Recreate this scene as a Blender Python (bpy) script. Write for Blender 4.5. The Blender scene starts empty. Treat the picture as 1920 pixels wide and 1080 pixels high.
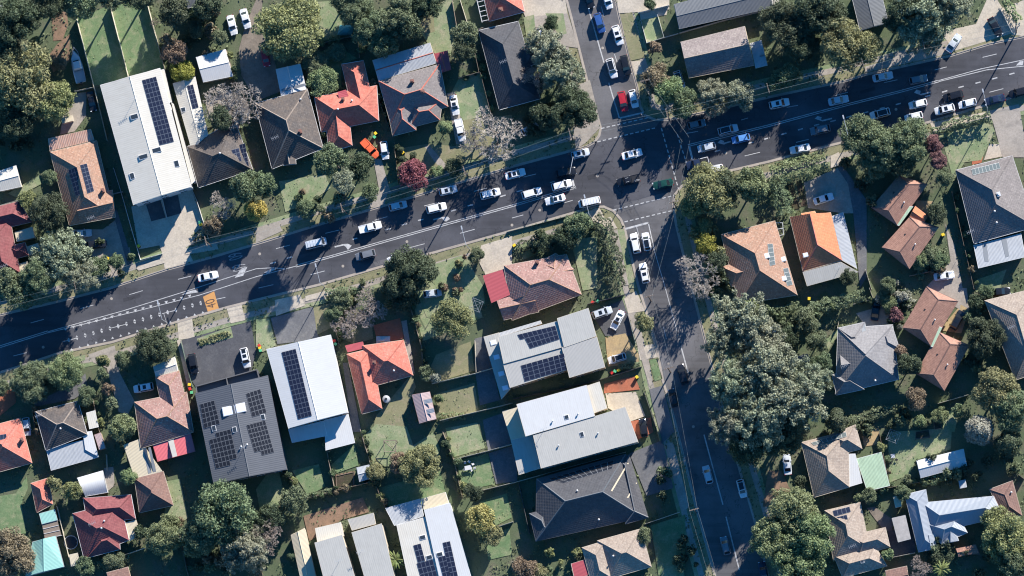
import bpy, bmesh, math, random
import numpy as np
from mathutils import Vector, Matrix
from mathutils.geometry import tessellate_polygon
R = math.radians
sc = bpy.context.scene
col = sc.collection
# ------------------------------------------------------------------ camera
S = 0.122                      # metres per photo pixel at the picture centre
DIST = 1400.0
VD = Vector((0.09, -0.11, 1.0)).normalized()      # from the ground towards the camera
CAM = VD * DIST
FW = -VD
RT = (Vector((1, 0, 0)) - FW * FW.x).normalized()
UP = RT.cross(FW).normalized()
LENS = 36.0 * DIST / (1920 * S)
cd = bpy.data.cameras.new('camera'); cam = bpy.data.objects.new('camera', cd); col.objects.link(cam)
cd.sensor_width = 36.0; cd.lens = LENS; cd.clip_start = 10; cd.clip_end = 4000
m = Matrix((RT, UP, -FW)).transposed().to_4x4(); m.translation = CAM
cam.matrix_world = m
sc.camera = cam
# ------------------------------------------------------------------ sky, sun, exposure
SUN_EL = R(24.0)
SH = Vector((0.48, 0.877, 0)).normalized()         # horizontal direction towards the sun
SUND = Vector((SH.x * math.cos(SUN_EL), SH.y * math.cos(SUN_EL), math.sin(SUN_EL)))
w = bpy.data.worlds.new('World'); sc.world = w; w.use_nodes = True
nt = w.node_tree; bg = nt.nodes['Background']
sky = nt.nodes.new('ShaderNodeTexSky'); sky.sky_type = 'NISHITA'; sky.sun_disc = False
sky.sun_elevation = SUN_EL; sky.sun_rotation = math.atan2(SH.x, SH.y)
sky.altitude = 50; sky.air_density = 1.0; sky.dust_density = 0.0; sky.ozone_density = 6.0
hs = nt.nodes.new('ShaderNodeHueSaturation'); hs.inputs['Saturation'].default_value = 1.2
nt.links.new(sky.outputs[0], hs.inputs['Color']); nt.links.new(hs.outputs[0], bg.inputs[0]); bg.inputs[1].default_value = 0.092
sl = bpy.data.lights.new('sun', 'SUN'); sl.energy = 5.0; sl.angle = R(0.5); sl.color = (1.0, 0.95, 0.885)
so = bpy.data.objects.new('sun', sl); col.objects.link(so)
so.rotation_euler = SUND.to_track_quat('Z', 'Y').to_euler(); so.location = (0, 0, 200)
sc.view_settings.view_transform = 'Standard'; sc.view_settings.look = 'None'
sc.cycles.filter_width = 1.15
sc.view_settings.exposure = 1.2; sc.view_settings.gamma = 1.0
# ------------------------------------------------------------------ helpers
def P(x, y, z=0.0):            # photo pixel + height -> point in the place
    k = 36.0 / LENS / 1920
    d = FW + RT * ((x - 960) * k) - UP * ((y - 540) * k)
    t = (z - CAM.z) / d.z
    return CAM + d * t
def pts(s):                    # 'rc:x,y x,y' in 4x tile coordinates, or 'x,y' photo pixels
    ox = oy = 0; f = 1.0
    if ':' in s:
        t, s = s.split(':'); ox = 480 * int(t[1]); oy = 270 * int(t[0]); f = 0.25
    return [(ox + float(a) * f, oy + float(b) * f) for a, b in (q.split(',')[:2] for q in s.split())]
def tag(o, label=None, cat=None, group=None, kind=None):
    if label: o['label'] = label
    if cat: o['category'] = cat
    if group: o['group'] = group
    if kind: o['kind'] = kind
    return o
def link(name, data, parent=None, loc=None):
    o = bpy.data.objects.new(name, data); col.objects.link(o)
    if parent: o.parent = parent
    if loc is not None: o.location = loc
    return o
def empty(name, loc, rz=0.0):
    o = link(name, None, None, loc); o.empty_display_size = 0.3; o.rotation_euler.z = rz
    return o
def mesh(name, v, f, mats=(), smooth=False):
    me = bpy.data.meshes.new(name); me.from_pydata([tuple(q) for q in v], [], f)
    for q in mats: me.materials.append(q)
    if smooth: me.polygons.foreach_set('use_smooth', [True] * len(me.polygons))
    return me
class MB:
    def __init__(s): s.v = []; s.f = []; s.m = []
    def add(s, v, f, mi=0):
        n = len(s.v); s.v += [tuple(q) for q in v]; s.f += [tuple(i + n for i in q) for q in f]; s.m += [mi] * len(f)
    def box(s, c, d, rz=0.0, mi=0, tap=1.0):
        cs, sn = math.cos(rz), math.sin(rz); v = []
        for z in (-1, 1):
            k = tap if z > 0 else 1
            for x, y in ((-1, -1), (1, -1), (1, 1), (-1, 1)):
                a, b = x * d[0] / 2 * k, y * d[1] / 2 * k
                v.append((c[0] + a * cs - b * sn, c[1] + a * sn + b * cs, c[2] + z * d[2] / 2))
        s.add(v, [(0, 3, 2, 1), (4, 5, 6, 7), (0, 1, 5, 4), (1, 2, 6, 5), (2, 3, 7, 6), (3, 0, 4, 7)], mi)
    def tube(s, a, b, r0, r1=None, n=6, mi=0, cap=True):
        a, b = Vector(a), Vector(b); r1 = r0 if r1 is None else r1
        d = (b - a)
        if d.length < 1e-6: return
        d.normalize(); x = d.orthogonal().normalized(); y = d.cross(x); v = []
        for p, r in ((a, r0), (b, r1)):
            for i in range(n):
                t = 2 * math.pi * i / n; v.append(p + x * (math.cos(t) * r) + y * (math.sin(t) * r))
        f = [(i, (i + 1) % n, n + (i + 1) % n, n + i) for i in range(n)]
        if cap: f += [tuple(range(n - 1, -1, -1)), tuple(range(n, 2 * n))]
        s.add(v, f, mi)
    def path(s, p, r, n=5, mi=0):
        for a, b in zip(p, p[1:]): s.tube(a, b, r, r, n, mi)
    def me(s, name, mats, smooth=False):
        me = mesh(name, s.v, s.f, mats, smooth)
        if any(s.m): me.polygons.foreach_set('material_index', s.m)
        return me
    def obj(s, name, mats, parent=None, loc=None, smooth=False):
        return link(name, s.me(name, mats, smooth), parent, loc)
def override(o, mt, slot=0):
    o.material_slots[slot].link = 'OBJECT'; o.material_slots[slot].material = mt
# ------------------------------------------------------------------ materials
MATS = {}
def newmat(name):
    mt = bpy.data.materials.new(name); mt.use_nodes = True; MATS[name] = mt
    return mt, mt.node_tree.nodes, mt.node_tree.links, mt.node_tree.nodes['Principled BSDF']
def N(ns, typ, **kw):
    n = ns.new('ShaderNode' + typ)
    for k, v in kw.items(): setattr(n, k, v)
    return n
def mathn(ns, ln, op, a, b=None):
    n = N(ns, 'Math', operation=op)
    for i, q in enumerate((a, b)):
        if q is None: continue
        if isinstance(q, (int, float)): n.inputs[i].default_value = q
        else: ln.new(q, n.inputs[i])
    return n.outputs[0]
def mixc(ns, ln, f, a, b, mode='MIX'):
    n = N(ns, 'Mix', data_type='RGBA', blend_type=mode)
    for i, q in ((0, f), (6, a), (7, b)):
        if isinstance(q, (int, float)): n.inputs[i].default_value = q
        elif isinstance(q, tuple): n.inputs[i].default_value = (*q, 1)
        else: ln.new(q, n.inputs[i])
    return n.outputs[2]
def noise(ns, ln, scale, detail=4, rough=0.55, vec=None, dist=0.0):
    n = N(ns, 'TexNoise'); n.inputs['Scale'].default_value = scale; n.inputs['Detail'].default_value = detail
    n.inputs['Roughness'].default_value = rough; n.inputs['Distortion'].default_value = dist
    if vec is not None: ln.new(vec, n.inputs['Vector'])
    return n.outputs['Fac']
def ramp(ns, ln, f, a, b):
    n = N(ns, 'MapRange'); n.inputs[1].default_value = a; n.inputs[2].default_value = b; ln.new(f, n.inputs[0])
    return n.outputs[0]
def bump(ns, ln, h, bs, strength, dist):
    n = N(ns, 'Bump'); n.inputs['Strength'].default_value = strength; n.inputs['Distance'].default_value = dist
    ln.new(h, n.inputs['Height']); ln.new(n.outputs[0], bs.inputs['Normal'])
def plain(name, c, rough=0.6, c2=None, sc_=1.5, spec=0.4, metal=0.0, bmp=0.0, fine=9.0):
    mt, ns, ln, bs = newmat(name)
    bs.inputs['Roughness'].default_value = rough; bs.inputs['Metallic'].default_value = metal
    bs.inputs['Specular IOR Level'].default_value = spec
    g = N(ns, 'NewGeometry').outputs['Position']
    c2 = c2 or tuple(q * 0.8 for q in c)
    a = ramp(ns, ln, noise(ns, ln, sc_, 6, 0.6, g), 0.3, 0.7)
    cc = mixc(ns, ln, a, c, c2)
    b = ramp(ns, ln, noise(ns, ln, fine, 3, 0.7, g), 0.3, 0.7)
    cc = mixc(ns, ln, mathn(ns, ln, 'MULTIPLY', b, 0.35), cc, tuple(q * 0.62 for q in c2))
    ln.new(cc, bs.inputs['Base Color'])
    if bmp: bump(ns, ln, noise(ns, ln, fine, 5, 0.7, g), bs, bmp, 0.05)
    return mt
def ground3(name, c1, c2, c3, s1, s2, s3, rough=0.9, bmp=0.5):
    mt, ns, ln, bs = newmat(name)
    bs.inputs['Roughness'].default_value = rough; bs.inputs['Specular IOR Level'].default_value = 0.2
    g = N(ns, 'NewGeometry').outputs['Position']
    cc = mixc(ns, ln, ramp(ns, ln, noise(ns, ln, s1, 5, 0.6, g), 0.38, 0.62), c1, c2)
    cc = mixc(ns, ln, ramp(ns, ln, noise(ns, ln, s2, 5, 0.65, g, 0.6), 0.48, 0.68), cc, c3)
    cc = mixc(ns, ln, mathn(ns, ln, 'MULTIPLY', ramp(ns, ln, noise(ns, ln, s3, 4, 0.8, g), 0.3, 0.7), 0.7), cc, tuple(q * 0.5 for q in c1))
    ln.new(cc, bs.inputs['Base Color'])
    if bmp: bump(ns, ln, noise(ns, ln, s3 * 1.5, 4, 0.8, g), bs, bmp, 0.06)
    return mt
def tile(name, c1, c2, c3=None, lich=0.0, row=0.46, wd=0.34, rough=0.75):
    mt, ns, ln, bs = newmat(name)
    bs.inputs['Roughness'].default_value = rough; bs.inputs['Specular IOR Level'].default_value = 0.3
    uv = N(ns, 'UVMap').outputs[0]; sp = N(ns, 'SeparateXYZ'); ln.new(uv, sp.inputs[0])
    vr = mathn(ns, ln, 'DIVIDE', sp.outputs[1], row); fr = mathn(ns, ln, 'FLOOR', vr)
    ur = mathn(ns, ln, 'DIVIDE', sp.outputs[0], wd); fu = mathn(ns, ln, 'FLOOR', ur)
    cb = N(ns, 'CombineXYZ'); ln.new(fu, cb.inputs[0]); ln.new(fr, cb.inputs[1])
    wn = N(ns, 'TexWhiteNoise', noise_dimensions='2D'); ln.new(cb.outputs[0], wn.inputs['Vector'])
    g = N(ns, 'NewGeometry').outputs['Position']
    cc = mixc(ns, ln, wn.outputs[0], c1, c2)
    big = ramp(ns, ln, noise(ns, ln, 0.45, 6, 0.65, g), 0.42, 0.66)
    cc = mixc(ns, ln, mathn(ns, ln, 'MULTIPLY', big, 0.6), cc, c3 or tuple(q * 0.55 for q in c1))
    md = ramp(ns, ln, noise(ns, ln, 1.7, 6, 0.8, g), 0.36, 0.64)
    cc = mixc(ns, ln, mathn(ns, ln, 'MULTIPLY', md, 0.5), cc, tuple(q * 0.58 for q in c2))
    if lich:
        lf = ramp(ns, ln, noise(ns, ln, 2.6, 5, 0.75, g), 0.56, 0.66)
        cc = mixc(ns, ln, mathn(ns, ln, 'MULTIPLY', lf, lich), cc, (0.46, 0.43, 0.36))
    ln.new(cc, bs.inputs['Base Color'])
    saw = mathn(ns, ln, 'ABSOLUTE', mathn(ns, ln, 'SUBTRACT', mathn(ns, ln, 'FRACT', vr), 0.5))
    sn = mathn(ns, ln, 'MULTIPLY', mathn(ns, ln, 'SINE', mathn(ns, ln, 'MULTIPLY', ur, 2 * math.pi)), 0.12)
    bump(ns, ln, mathn(ns, ln, 'ADD', saw, sn), bs, 1.0, 0.038)
    return mt
def metal(name, c, rib=0.5, rough=0.42, dirt=0.25, cd_=None, bs_=1.0):
    mt, ns, ln, bs = newmat(name)
    bs.inputs['Roughness'].default_value = rough; bs.inputs['Specular IOR Level'].default_value = 0.35
    uv = N(ns, 'UVMap').outputs[0]; sp = N(ns, 'SeparateXYZ'); ln.new(uv, sp.inputs[0])
    g = N(ns, 'NewGeometry').outputs['Position']
    sn = mathn(ns, ln, 'SINE', mathn(ns, ln, 'MULTIPLY', sp.outputs[0], 2 * math.pi / rib))
    sn = mathn(ns, ln, 'POWER', mathn(ns, ln, 'ABSOLUTE', sn), 3.0)
    mp = N(ns, 'Mapping'); mp.inputs['Scale'].default_value = (1.6, 0.25, 1); ln.new(uv, mp.inputs['Vector'])
    st = ramp(ns, ln, noise(ns, ln, 1.4, 6, 0.7, mp.outputs[0]), 0.45, 0.75)
    cl = ramp(ns, ln, noise(ns, ln, 0.5, 5, 0.7, g), 0.4, 0.75)
    cc = mixc(ns, ln, mathn(ns, ln, 'MULTIPLY', st, dirt), c, cd_ or tuple(q * 0.55 for q in c))
    cc = mixc(ns, ln, mathn(ns, ln, 'MULTIPLY', cl, dirt * 0.7), cc, cd_ or tuple(q * 0.6 for q in c))
    ln.new(cc, bs.inputs['Base Color'])
    bump(ns, ln, sn, bs, 0.6 * bs_, 0.03)
    return mt
def leafmat(name, c, var=0.35, hue=(1.0, 1.0, 1.0)):
    mt, ns, ln, bs = newmat(name)
    g = N(ns, 'NewGeometry'); oi = N(ns, 'ObjectInfo')
    a = tuple(q * (1 - var) for q in c); b = tuple(min(1, q * (1 + var) * h) for q, h in zip(c, hue))
    cc = mixc(ns, ln, g.outputs['Random Per Island'], a, b)
    cc = mixc(ns, ln, mathn(ns, ln, 'MULTIPLY', oi.outputs['Random'], 0.55), cc, (c[0] * 1.12, c[1] * 0.82, c[2] * 0.95))
    ln.new(cc, bs.inputs['Base Color'])
    bs.inputs['Roughness'].default_value = 0.65; bs.inputs['Specular IOR Level'].default_value = 0.25
    tr = N(ns, 'BsdfTranslucent'); ln.new(cc, tr.inputs[0])
    mx = N(ns, 'MixShader'); mx.inputs[0].default_value = 0.22
    ln.new(bs.outputs[0], mx.inputs[1]); ln.new(tr.outputs[0], mx.inputs[2])
    ln.new(mx.outputs[0], ns['Material Output'].inputs['Surface'])
    return mt
def solarmat(name, c, line):
    mt, ns, ln, bs = newmat(name)
    uv = N(ns, 'UVMap').outputs[0]; sp = N(ns, 'SeparateXYZ'); ln.new(uv, sp.inputs[0])
    def edge(s, k, wd):
        f = mathn(ns, ln, 'FRACT', mathn(ns, ln, 'MULTIPLY', s, k))
        return mathn(ns, ln, 'GREATER_THAN', mathn(ns, ln, 'ABSOLUTE', mathn(ns, ln, 'SUBTRACT', f, 0.5)), 0.5 - wd)
    e = mathn(ns, ln, 'MAXIMUM', edge(sp.outputs[0], 1, 0.03), edge(sp.outputs[1], 1, 0.03))
    cel = mathn(ns, ln, 'MULTIPLY', mathn(ns, ln, 'MAXIMUM', edge(sp.outputs[0], 6, 0.04), edge(sp.outputs[1], 10, 0.04)), 0.12)
    cc = mixc(ns, ln, mathn(ns, ln, 'MAXIMUM', e, cel), c, line)
    ln.new(cc, bs.inputs['Base Color']); bs.inputs['Roughness'].default_value = 0.25; bs.inputs['Specular IOR Level'].default_value = 0.35
    return mt
def paint(name, c, rough=0.28, coat=0.5):
    mt, ns, ln, bs = newmat(name)
    bs.inputs['Base Color'].default_value = (*c, 1); bs.inputs['Roughness'].default_value = rough
    bs.inputs['Coat Weight'].default_value = coat; bs.inputs['Coat Roughness'].default_value = 0.092
    bs.inputs['Specular IOR Level'].default_value = 0.4
    return mt
def flat(name, c, rough=0.6, spec=0.4, metallic=0.0):
    mt, ns, ln, bs = newmat(name)
    bs.inputs['Base Color'].default_value = (*c, 1); bs.inputs['Roughness'].default_value = rough
    bs.inputs['Specular IOR Level'].default_value = spec; bs.inputs['Metallic'].default_value = metallic
    return mt
# ground kinds
G_GRASS = ground3('grass_ground', (0.095, 0.125, 0.066), (0.135, 0.155, 0.088), (0.165, 0.145, 0.105), 0.09, 0.22, 3.0)
G_LAWN = ground3('lawn_grass', (0.205, 0.265, 0.135), (0.30, 0.325, 0.185), (0.40, 0.355, 0.24), 0.2, 0.45, 3.5)
G_LAWN2 = ground3('green_lawn_grass', (0.135, 0.21, 0.098), (0.205, 0.265, 0.13), (0.30, 0.30, 0.175), 0.25, 0.5, 3.5)
G_DRY = ground3('dry_lawn_grass', (0.265, 0.245, 0.140), (0.205, 0.210, 0.110), (0.32, 0.265, 0.175), 0.2, 0.4, 3.5)
G_DIRT = ground3('bare_earth', (0.30, 0.19, 0.125), (0.23, 0.15, 0.10), (0.14, 0.115, 0.075), 0.3, 0.6, 3.0)
G_MULCH = ground3('garden_mulch', (0.075, 0.055, 0.040), (0.060, 0.070, 0.032), (0.12, 0.09, 0.06), 0.5, 0.9, 4.0)
G_CONC = ground3('concrete_paving', (0.42, 0.365, 0.305), (0.35, 0.31, 0.26), (0.27, 0.24, 0.205), 0.15, 0.35, 2.6, 0.85, 0.15)
G_CREAM = ground3('pale_concrete', (0.58, 0.50, 0.39), (0.52, 0.45, 0.355), (0.42, 0.365, 0.30), 0.15, 0.4, 2.6, 0.85, 0.1)
G_GREY = ground3('grey_paving', (0.165, 0.165, 0.17), (0.135, 0.135, 0.142), (0.20, 0.195, 0.19), 0.2, 0.5, 2.6, 0.85, 0.15)
G_DARK = ground3('dark_asphalt_drive', (0.105, 0.105, 0.112), (0.085, 0.085, 0.092), (0.13, 0.128, 0.13), 0.2, 0.5, 3, 0.85, 0.2)
G_TERRA = ground3('terracotta_paving', (0.46, 0.155, 0.085), (0.38, 0.13, 0.075), (0.32, 0.14, 0.09), 0.3, 0.6, 3.0, 0.85, 0.1)
G_SAND = ground3('sandstone_paving', (0.47, 0.345, 0.18), (0.40, 0.29, 0.16), (0.30, 0.24, 0.16), 0.3, 0.6, 3.0, 0.85, 0.1)
G_GRAVEL = ground3('gravel_drive', (0.27, 0.225, 0.18), (0.22, 0.185, 0.15), (0.15, 0.13, 0.105), 0.2, 0.5, 3.5, 0.95, 0.4)
def asphalt(name, c):
    mt, ns, ln, bs = newmat(name)
    bs.inputs['Roughness'].default_value = 0.85; bs.inputs['Specular IOR Level'].default_value = 0.25
    g = N(ns, 'NewGeometry').outputs['Position']
    a = math.radians(15.5)
    mp = N(ns, 'Mapping'); mp.inputs['Rotation'].default_value = (0, 0, -a); mp.inputs['Scale'].default_value = (0.025, 0.9, 1); ln.new(g, mp.inputs['Vector'])
    cc = mixc(ns, ln, ramp(ns, ln, noise(ns, ln, 1.0, 5, 0.6, mp.outputs[0]), 0.35, 0.65), c, tuple(q * 0.72 for q in c))
    cc = mixc(ns, ln, ramp(ns, ln, noise(ns, ln, 0.07, 4, 0.6, g), 0.45, 0.62), cc, tuple(q * 1.40 for q in c))
    cc = mixc(ns, ln, mathn(ns, ln, 'MULTIPLY', ramp(ns, ln, noise(ns, ln, 2.2, 5, 0.85, g), 0.3, 0.7), 0.4), cc, tuple(q * 0.62 for q in c))
    vo = N(ns, 'TexVoronoi', feature='DISTANCE_TO_EDGE'); vo.inputs['Scale'].default_value = 0.11
    wv = N(ns, 'VectorMath', operation='ADD'); nz = N(ns, 'TexNoise'); nz.inputs['Scale'].default_value = 0.5; ln.new(g, nz.inputs['Vector'])
    s2 = N(ns, 'VectorMath', operation='SCALE'); s2.inputs['Scale'].default_value = 4.0; ln.new(nz.outputs['Color'], s2.inputs[0])
    ln.new(g, wv.inputs[0]); ln.new(s2.outputs[0], wv.inputs[1]); ln.new(wv.outputs[0], vo.inputs['Vector'])
    cr = mathn(ns, ln, 'MULTIPLY', mathn(ns, ln, 'LESS_THAN', vo.outputs['Distance'], 0.006), 0.5)
    cc = mixc(ns, ln, cr, cc, tuple(q * 0.4 for q in c))
    ln.new(cc, bs.inputs['Base Color'])
    bump(ns, ln, noise(ns, ln, 6, 4, 0.8, g), bs, 0.25, 0.03)
    return mt
G_ROAD = asphalt('main_road_asphalt', (0.066, 0.066, 0.074))
G_PATCH = asphalt('patched_asphalt', (0.10, 0.098, 0.102)); G_PATCHD = asphalt('fresh_asphalt', (0.048, 0.048, 0.054))
G_ROAD2 = asphalt('side_street_asphalt', (0.112, 0.108, 0.110))
M_KERB = plain('kerb_concrete', (0.40, 0.345, 0.285), 0.85, (0.30, 0.26, 0.22), 0.6)
M_PAINT = plain('road_paint', (0.60, 0.585, 0.56), 0.7, (0.30, 0.295, 0.29), 1.6, fine=5)
M_WORNSHADE = plain('shaded_worn_road_paint', (0.42, 0.41, 0.40), 0.8, (0.20, 0.20, 0.20), 2.0)  # lettering paint, darkened for the shade it lies in
M_ORANGE = plain('orange_road_paint', (0.62, 0.30, 0.085), 0.8, (0.50, 0.25, 0.09), 0.8)
M_BLACKP = flat('dark_road_lettering', (0.09, 0.055, 0.04), 0.8)
# roofs
T_TERRA = tile('terracotta_tiles', (0.56, 0.17, 0.115), (0.43, 0.125, 0.088), (0.50, 0.22, 0.17), 0.3)
T_RED = tile('red_tiles', (0.50, 0.150, 0.105), (0.38, 0.110, 0.080), (0.55, 0.24, 0.17), 0.15)
T_ORANGE = tile('orange_brown_tiles', (0.42, 0.245, 0.165), (0.31, 0.175, 0.12), (0.25, 0.165, 0.115), 0.6)
T_SALMON = tile('orange_tiles', (0.66, 0.24, 0.115), (0.58, 0.195, 0.09), (0.48, 0.17, 0.09), 0.05)
T_MAROON = tile('maroon_tiles', (0.235, 0.070, 0.072), (0.175, 0.052, 0.055), (0.27, 0.105, 0.098))
T_PINK = tile('weathered_pink_tiles', (0.38, 0.22, 0.185), (0.27, 0.15, 0.128), (0.21, 0.125, 0.105), 0.8)
T_WEATH = tile('weathered_grey_tiles', (0.25, 0.205, 0.19), (0.19, 0.155, 0.145), (0.30, 0.25, 0.225), 0.5)
T_BROWN = tile('brown_tiles', (0.235, 0.135, 0.105), (0.175, 0.100, 0.082), (0.15, 0.092, 0.078), 0.15)
T_VILLA = tile('villa_brown_tiles', (0.40, 0.22, 0.155), (0.30, 0.16, 0.115), (0.24, 0.13, 0.10), 0.05)
T_DARK = tile('mossy_dark_tiles', (0.105, 0.090, 0.083), (0.078, 0.068, 0.064), (0.165, 0.125, 0.095), 0.2)
T_CHAR = tile('charcoal_tiles', (0.082, 0.082, 0.088), (0.062, 0.062, 0.068), (0.095, 0.092, 0.095), 0.0)
T_GREY = tile('grey_tiles', (0.21, 0.185, 0.178), (0.165, 0.145, 0.14), (0.14, 0.125, 0.12), 0.3)
T_LGREY = tile('light_grey_tiles', (0.255, 0.245, 0.242), (0.205, 0.195, 0.195), (0.18, 0.17, 0.17), 0.15)
T_TAUPE = tile('taupe_tiles', (0.37, 0.30, 0.24), (0.285, 0.225, 0.18), (0.23, 0.185, 0.155), 0.6)
T_SLATE = metal('slate_blue_metal', (0.235, 0.26, 0.295), 0.55, 0.4, 0.2)
T_WHITE = metal('white_metal_sheet', (0.545, 0.51, 0.435), 0.9, 0.5, 0.38, (0.40, 0.36, 0.29), 0.5)
T_WHITE2 = metal('bright_white_sheet', (0.525, 0.52, 0.50), 0.9, 0.5, 0.34, (0.42, 0.40, 0.37), 0.3)
T_PALEB = metal('weathered_zinc_sheet', (0.38, 0.39, 0.395), 0.6, 0.45, 0.4)
T_GREYM = metal('grey_metal_sheet', (0.405, 0.39, 0.35), 0.9, 0.5, 0.30, bs_=0.4)
T_TAUPEM = metal('taupe_metal_sheet', (0.36, 0.345, 0.315), 0.6, 0.4, 0.15, bs_=0.6)
T_CHARM = metal('charcoal_metal_sheet', (0.105, 0.110, 0.120), 0.9, 0.5, 0.3, None, 0.9)
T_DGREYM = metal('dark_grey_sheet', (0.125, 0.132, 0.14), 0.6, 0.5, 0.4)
T_CREAM = metal('cream_metal_sheet', (0.53, 0.455, 0.32), 0.55, 0.45, 0.15)
T_MARM = metal('maroon_metal_sheet', (0.36, 0.075, 0.085), 0.5, 0.45, 0.15)
T_PINKM = metal('faded_red_sheet', (0.66, 0.155, 0.165), 0.6, 0.45, 0.12)
T_RUST = metal('rusted_corrugated_sheet', (0.44, 0.235, 0.165), 0.8, 0.7, 0.75, (0.52, 0.40, 0.32), 1.6)
T_TEAL = metal('teal_metal_sheet', (0.25, 0.46, 0.40), 0.6, 0.45, 0.15)
T_GREEN = metal('dark_green_sheet', (0.085, 0.235, 0.185), 0.6, 0.45, 0.2)
T_LGREEN = metal('pale_green_sheet', (0.35, 0.46, 0.31), 0.6, 0.6, 0.45)
T_MAUVE = metal('mauve_metal_sheet', (0.40, 0.30, 0.285), 0.6, 0.5, 0.25)
T_CONC = plain('concrete_slab_roof', (0.42, 0.39, 0.36), 0.85, (0.30, 0.28, 0.26), 1.0)
WALLM = {k: plain('wall_' + k, c, 0.85, None, 1.2) for k, c in dict(
    brick=(0.30, 0.155, 0.105), cream=(0.56, 0.49, 0.38), white=(0.68, 0.66, 0.62), grey=(0.30, 0.30, 0.30),
    tan=(0.40, 0.31, 0.22), dark=(0.13, 0.13, 0.135), yellow=(0.66, 0.50, 0.24)).items()}
GUT = {k: flat('gutter_' + k, c, 0.5) for k, c in dict(w=(0.70, 0.68, 0.64), c=(0.58, 0.50, 0.38), d=(0.10, 0.10, 0.105), b=(0.20, 0.115, 0.09), r=(0.34, 0.10, 0.09), g=(0.36, 0.36, 0.36)).items()}
M_GLASS = flat('window_glass', (0.03, 0.04, 0.05), 0.08, 0.6)
M_FRAME = flat('window_frame_white', (0.65, 0.64, 0.62), 0.5)
M_SOLAR = solarmat('solar_cells_navy', (0.012, 0.016, 0.034), (0.16, 0.18, 0.22))
M_SOLARB = solarmat('solar_cells_black', (0.016, 0.017, 0.022), (0.25, 0.26, 0.27))
M_SOLARC = solarmat('solar_collector_glass', (0.10, 0.12, 0.12), (0.62, 0.62, 0.58))
M_STEEL = flat('galvanised_steel', (0.45, 0.46, 0.47), 0.4, 0.5, 0.3)
M_WOOD = plain('weathered_timber', (0.26, 0.20, 0.15), 0.85, (0.18, 0.14, 0.11), 2.0)
M_POLE = plain('timber_pole', (0.20, 0.15, 0.115), 0.85, (0.13, 0.10, 0.08), 2.0)
M_WHITEP = flat('white_painted', (0.55, 0.54, 0.52), 0.5)
M_BLACK = flat('black_plastic', (0.02, 0.02, 0.022), 0.5)
M_TYRE = flat('tyre_rubber', (0.02, 0.02, 0.02), 0.8)
M_WIRE = flat('aluminium_cable', (0.26, 0.29, 0.27), 0.4, 0.5)
M_BRICKC = plain('chimney_brick', (0.30, 0.14, 0.10), 0.85, (0.2, 0.10, 0.08), 3)
F_MATS = {k: plain('fence_' + k, c, 0.8, None, 0.8) for k, c in dict(t=(0.30, 0.24, 0.185), c=(0.60, 0.54, 0.42), g=(0.34, 0.34, 0.335), w=(0.70, 0.68, 0.63), d=(0.10, 0.10, 0.105), b=(0.26, 0.13, 0.09), n=(0.13, 0.18, 0.14)).items()}
# ================================================================== the setting: ground, roads, paving
def sheet(name, poly, z, mt, parent=None):          # a flat sheet laid at its height; poly in photo pixels
    v = [P(x, y, z) for x, y in poly]
    f = [tuple(t) for t in tessellate_polygon([v])]
    me = mesh(name, v, f, [mt]); bm = bmesh.new(); bm.from_mesh(me)
    for q in bm.faces:
        q.normal_update()
        if q.normal.z < 0: q.normal_flip()
    bm.to_mesh(me); bm.free()
    o = link(name, me, parent)
    if not parent: o['kind'] = 'structure'
    return o
gme = mesh('ground', [(-900, -900, 0), (900, -900, 0), (900, 900, 0), (-900, 900, 0)], [(0, 1, 2, 3)], [G_GRASS])
link('ground', gme)['kind'] = 'structure'
K_NW = pts('-120,622 0,590 100,567 205,540 312,505 400,481 480,457 600,420 720,385 812,357 900,330 960,312 1060,285 1100,274 1114,266 1123,254 1126,240 1120,220 1100,150 1085,90 1070,30 1062,0 1040,-80')
K_NE = pts('1135,-80 1155,0 1160,25 1180,108 1195,162 1201,200 1210,216 1228,224 1250,224 1330,208 1440,182 1590,150 1620,140 1782,104 1855,82 1920,68 2040,38')
K_SW = pts('-120,730 0,699 45,685 112,662 210,642 332,604 425,577 480,563 600,534 720,499 810,475 960,433 1080,398 1112,389 1132,388 1150,396 1164,412 1171,430 1185,490 1196,535 1210,580 1232,660 1242,712 1262,780 1282,860 1307,960 1340,1080 1362,1160')
K_SE = pts('2040,148 1920,178 1895,184 1740,230 1565,271 1440,304 1350,325 1300,338 1278,350 1265,366 1263,385 1268,420 1280,470 1298,540 1318,620 1340,705 1365,800 1390,890 1415,975 1436,1060 1462,1160')
road_poly = K_NW + K_NE + K_SE + K_SW[::-1]
main = sheet('main_road', K_NW[:14] + [(1114, 266), (1228, 240), (1240, 224)] + K_NE[9:] + K_SE[:9] + [(1265, 368), (1150, 396)] + K_SW[14::-1], 0.012, G_ROAD)
sheet('north_side_street', K_NW[13:] + K_NE[:9] + [(1228, 241)], 0.008, G_ROAD2)
sheet('south_side_street', K_SE[7:] + K_SW[:13:-1], 0.008, G_ROAD2)
def offs(line, d):                                   # offset a world polyline sideways (left positive)
    out = []
    for i, p in enumerate(line):
        a = line[max(i - 1, 0)]; b = line[min(i + 1, len(line) - 1)]
        t = (b - a); t.z = 0; t.normalize(); out.append(p + Vector((-t.y, t.x, 0)) * d)
    return out
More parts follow.
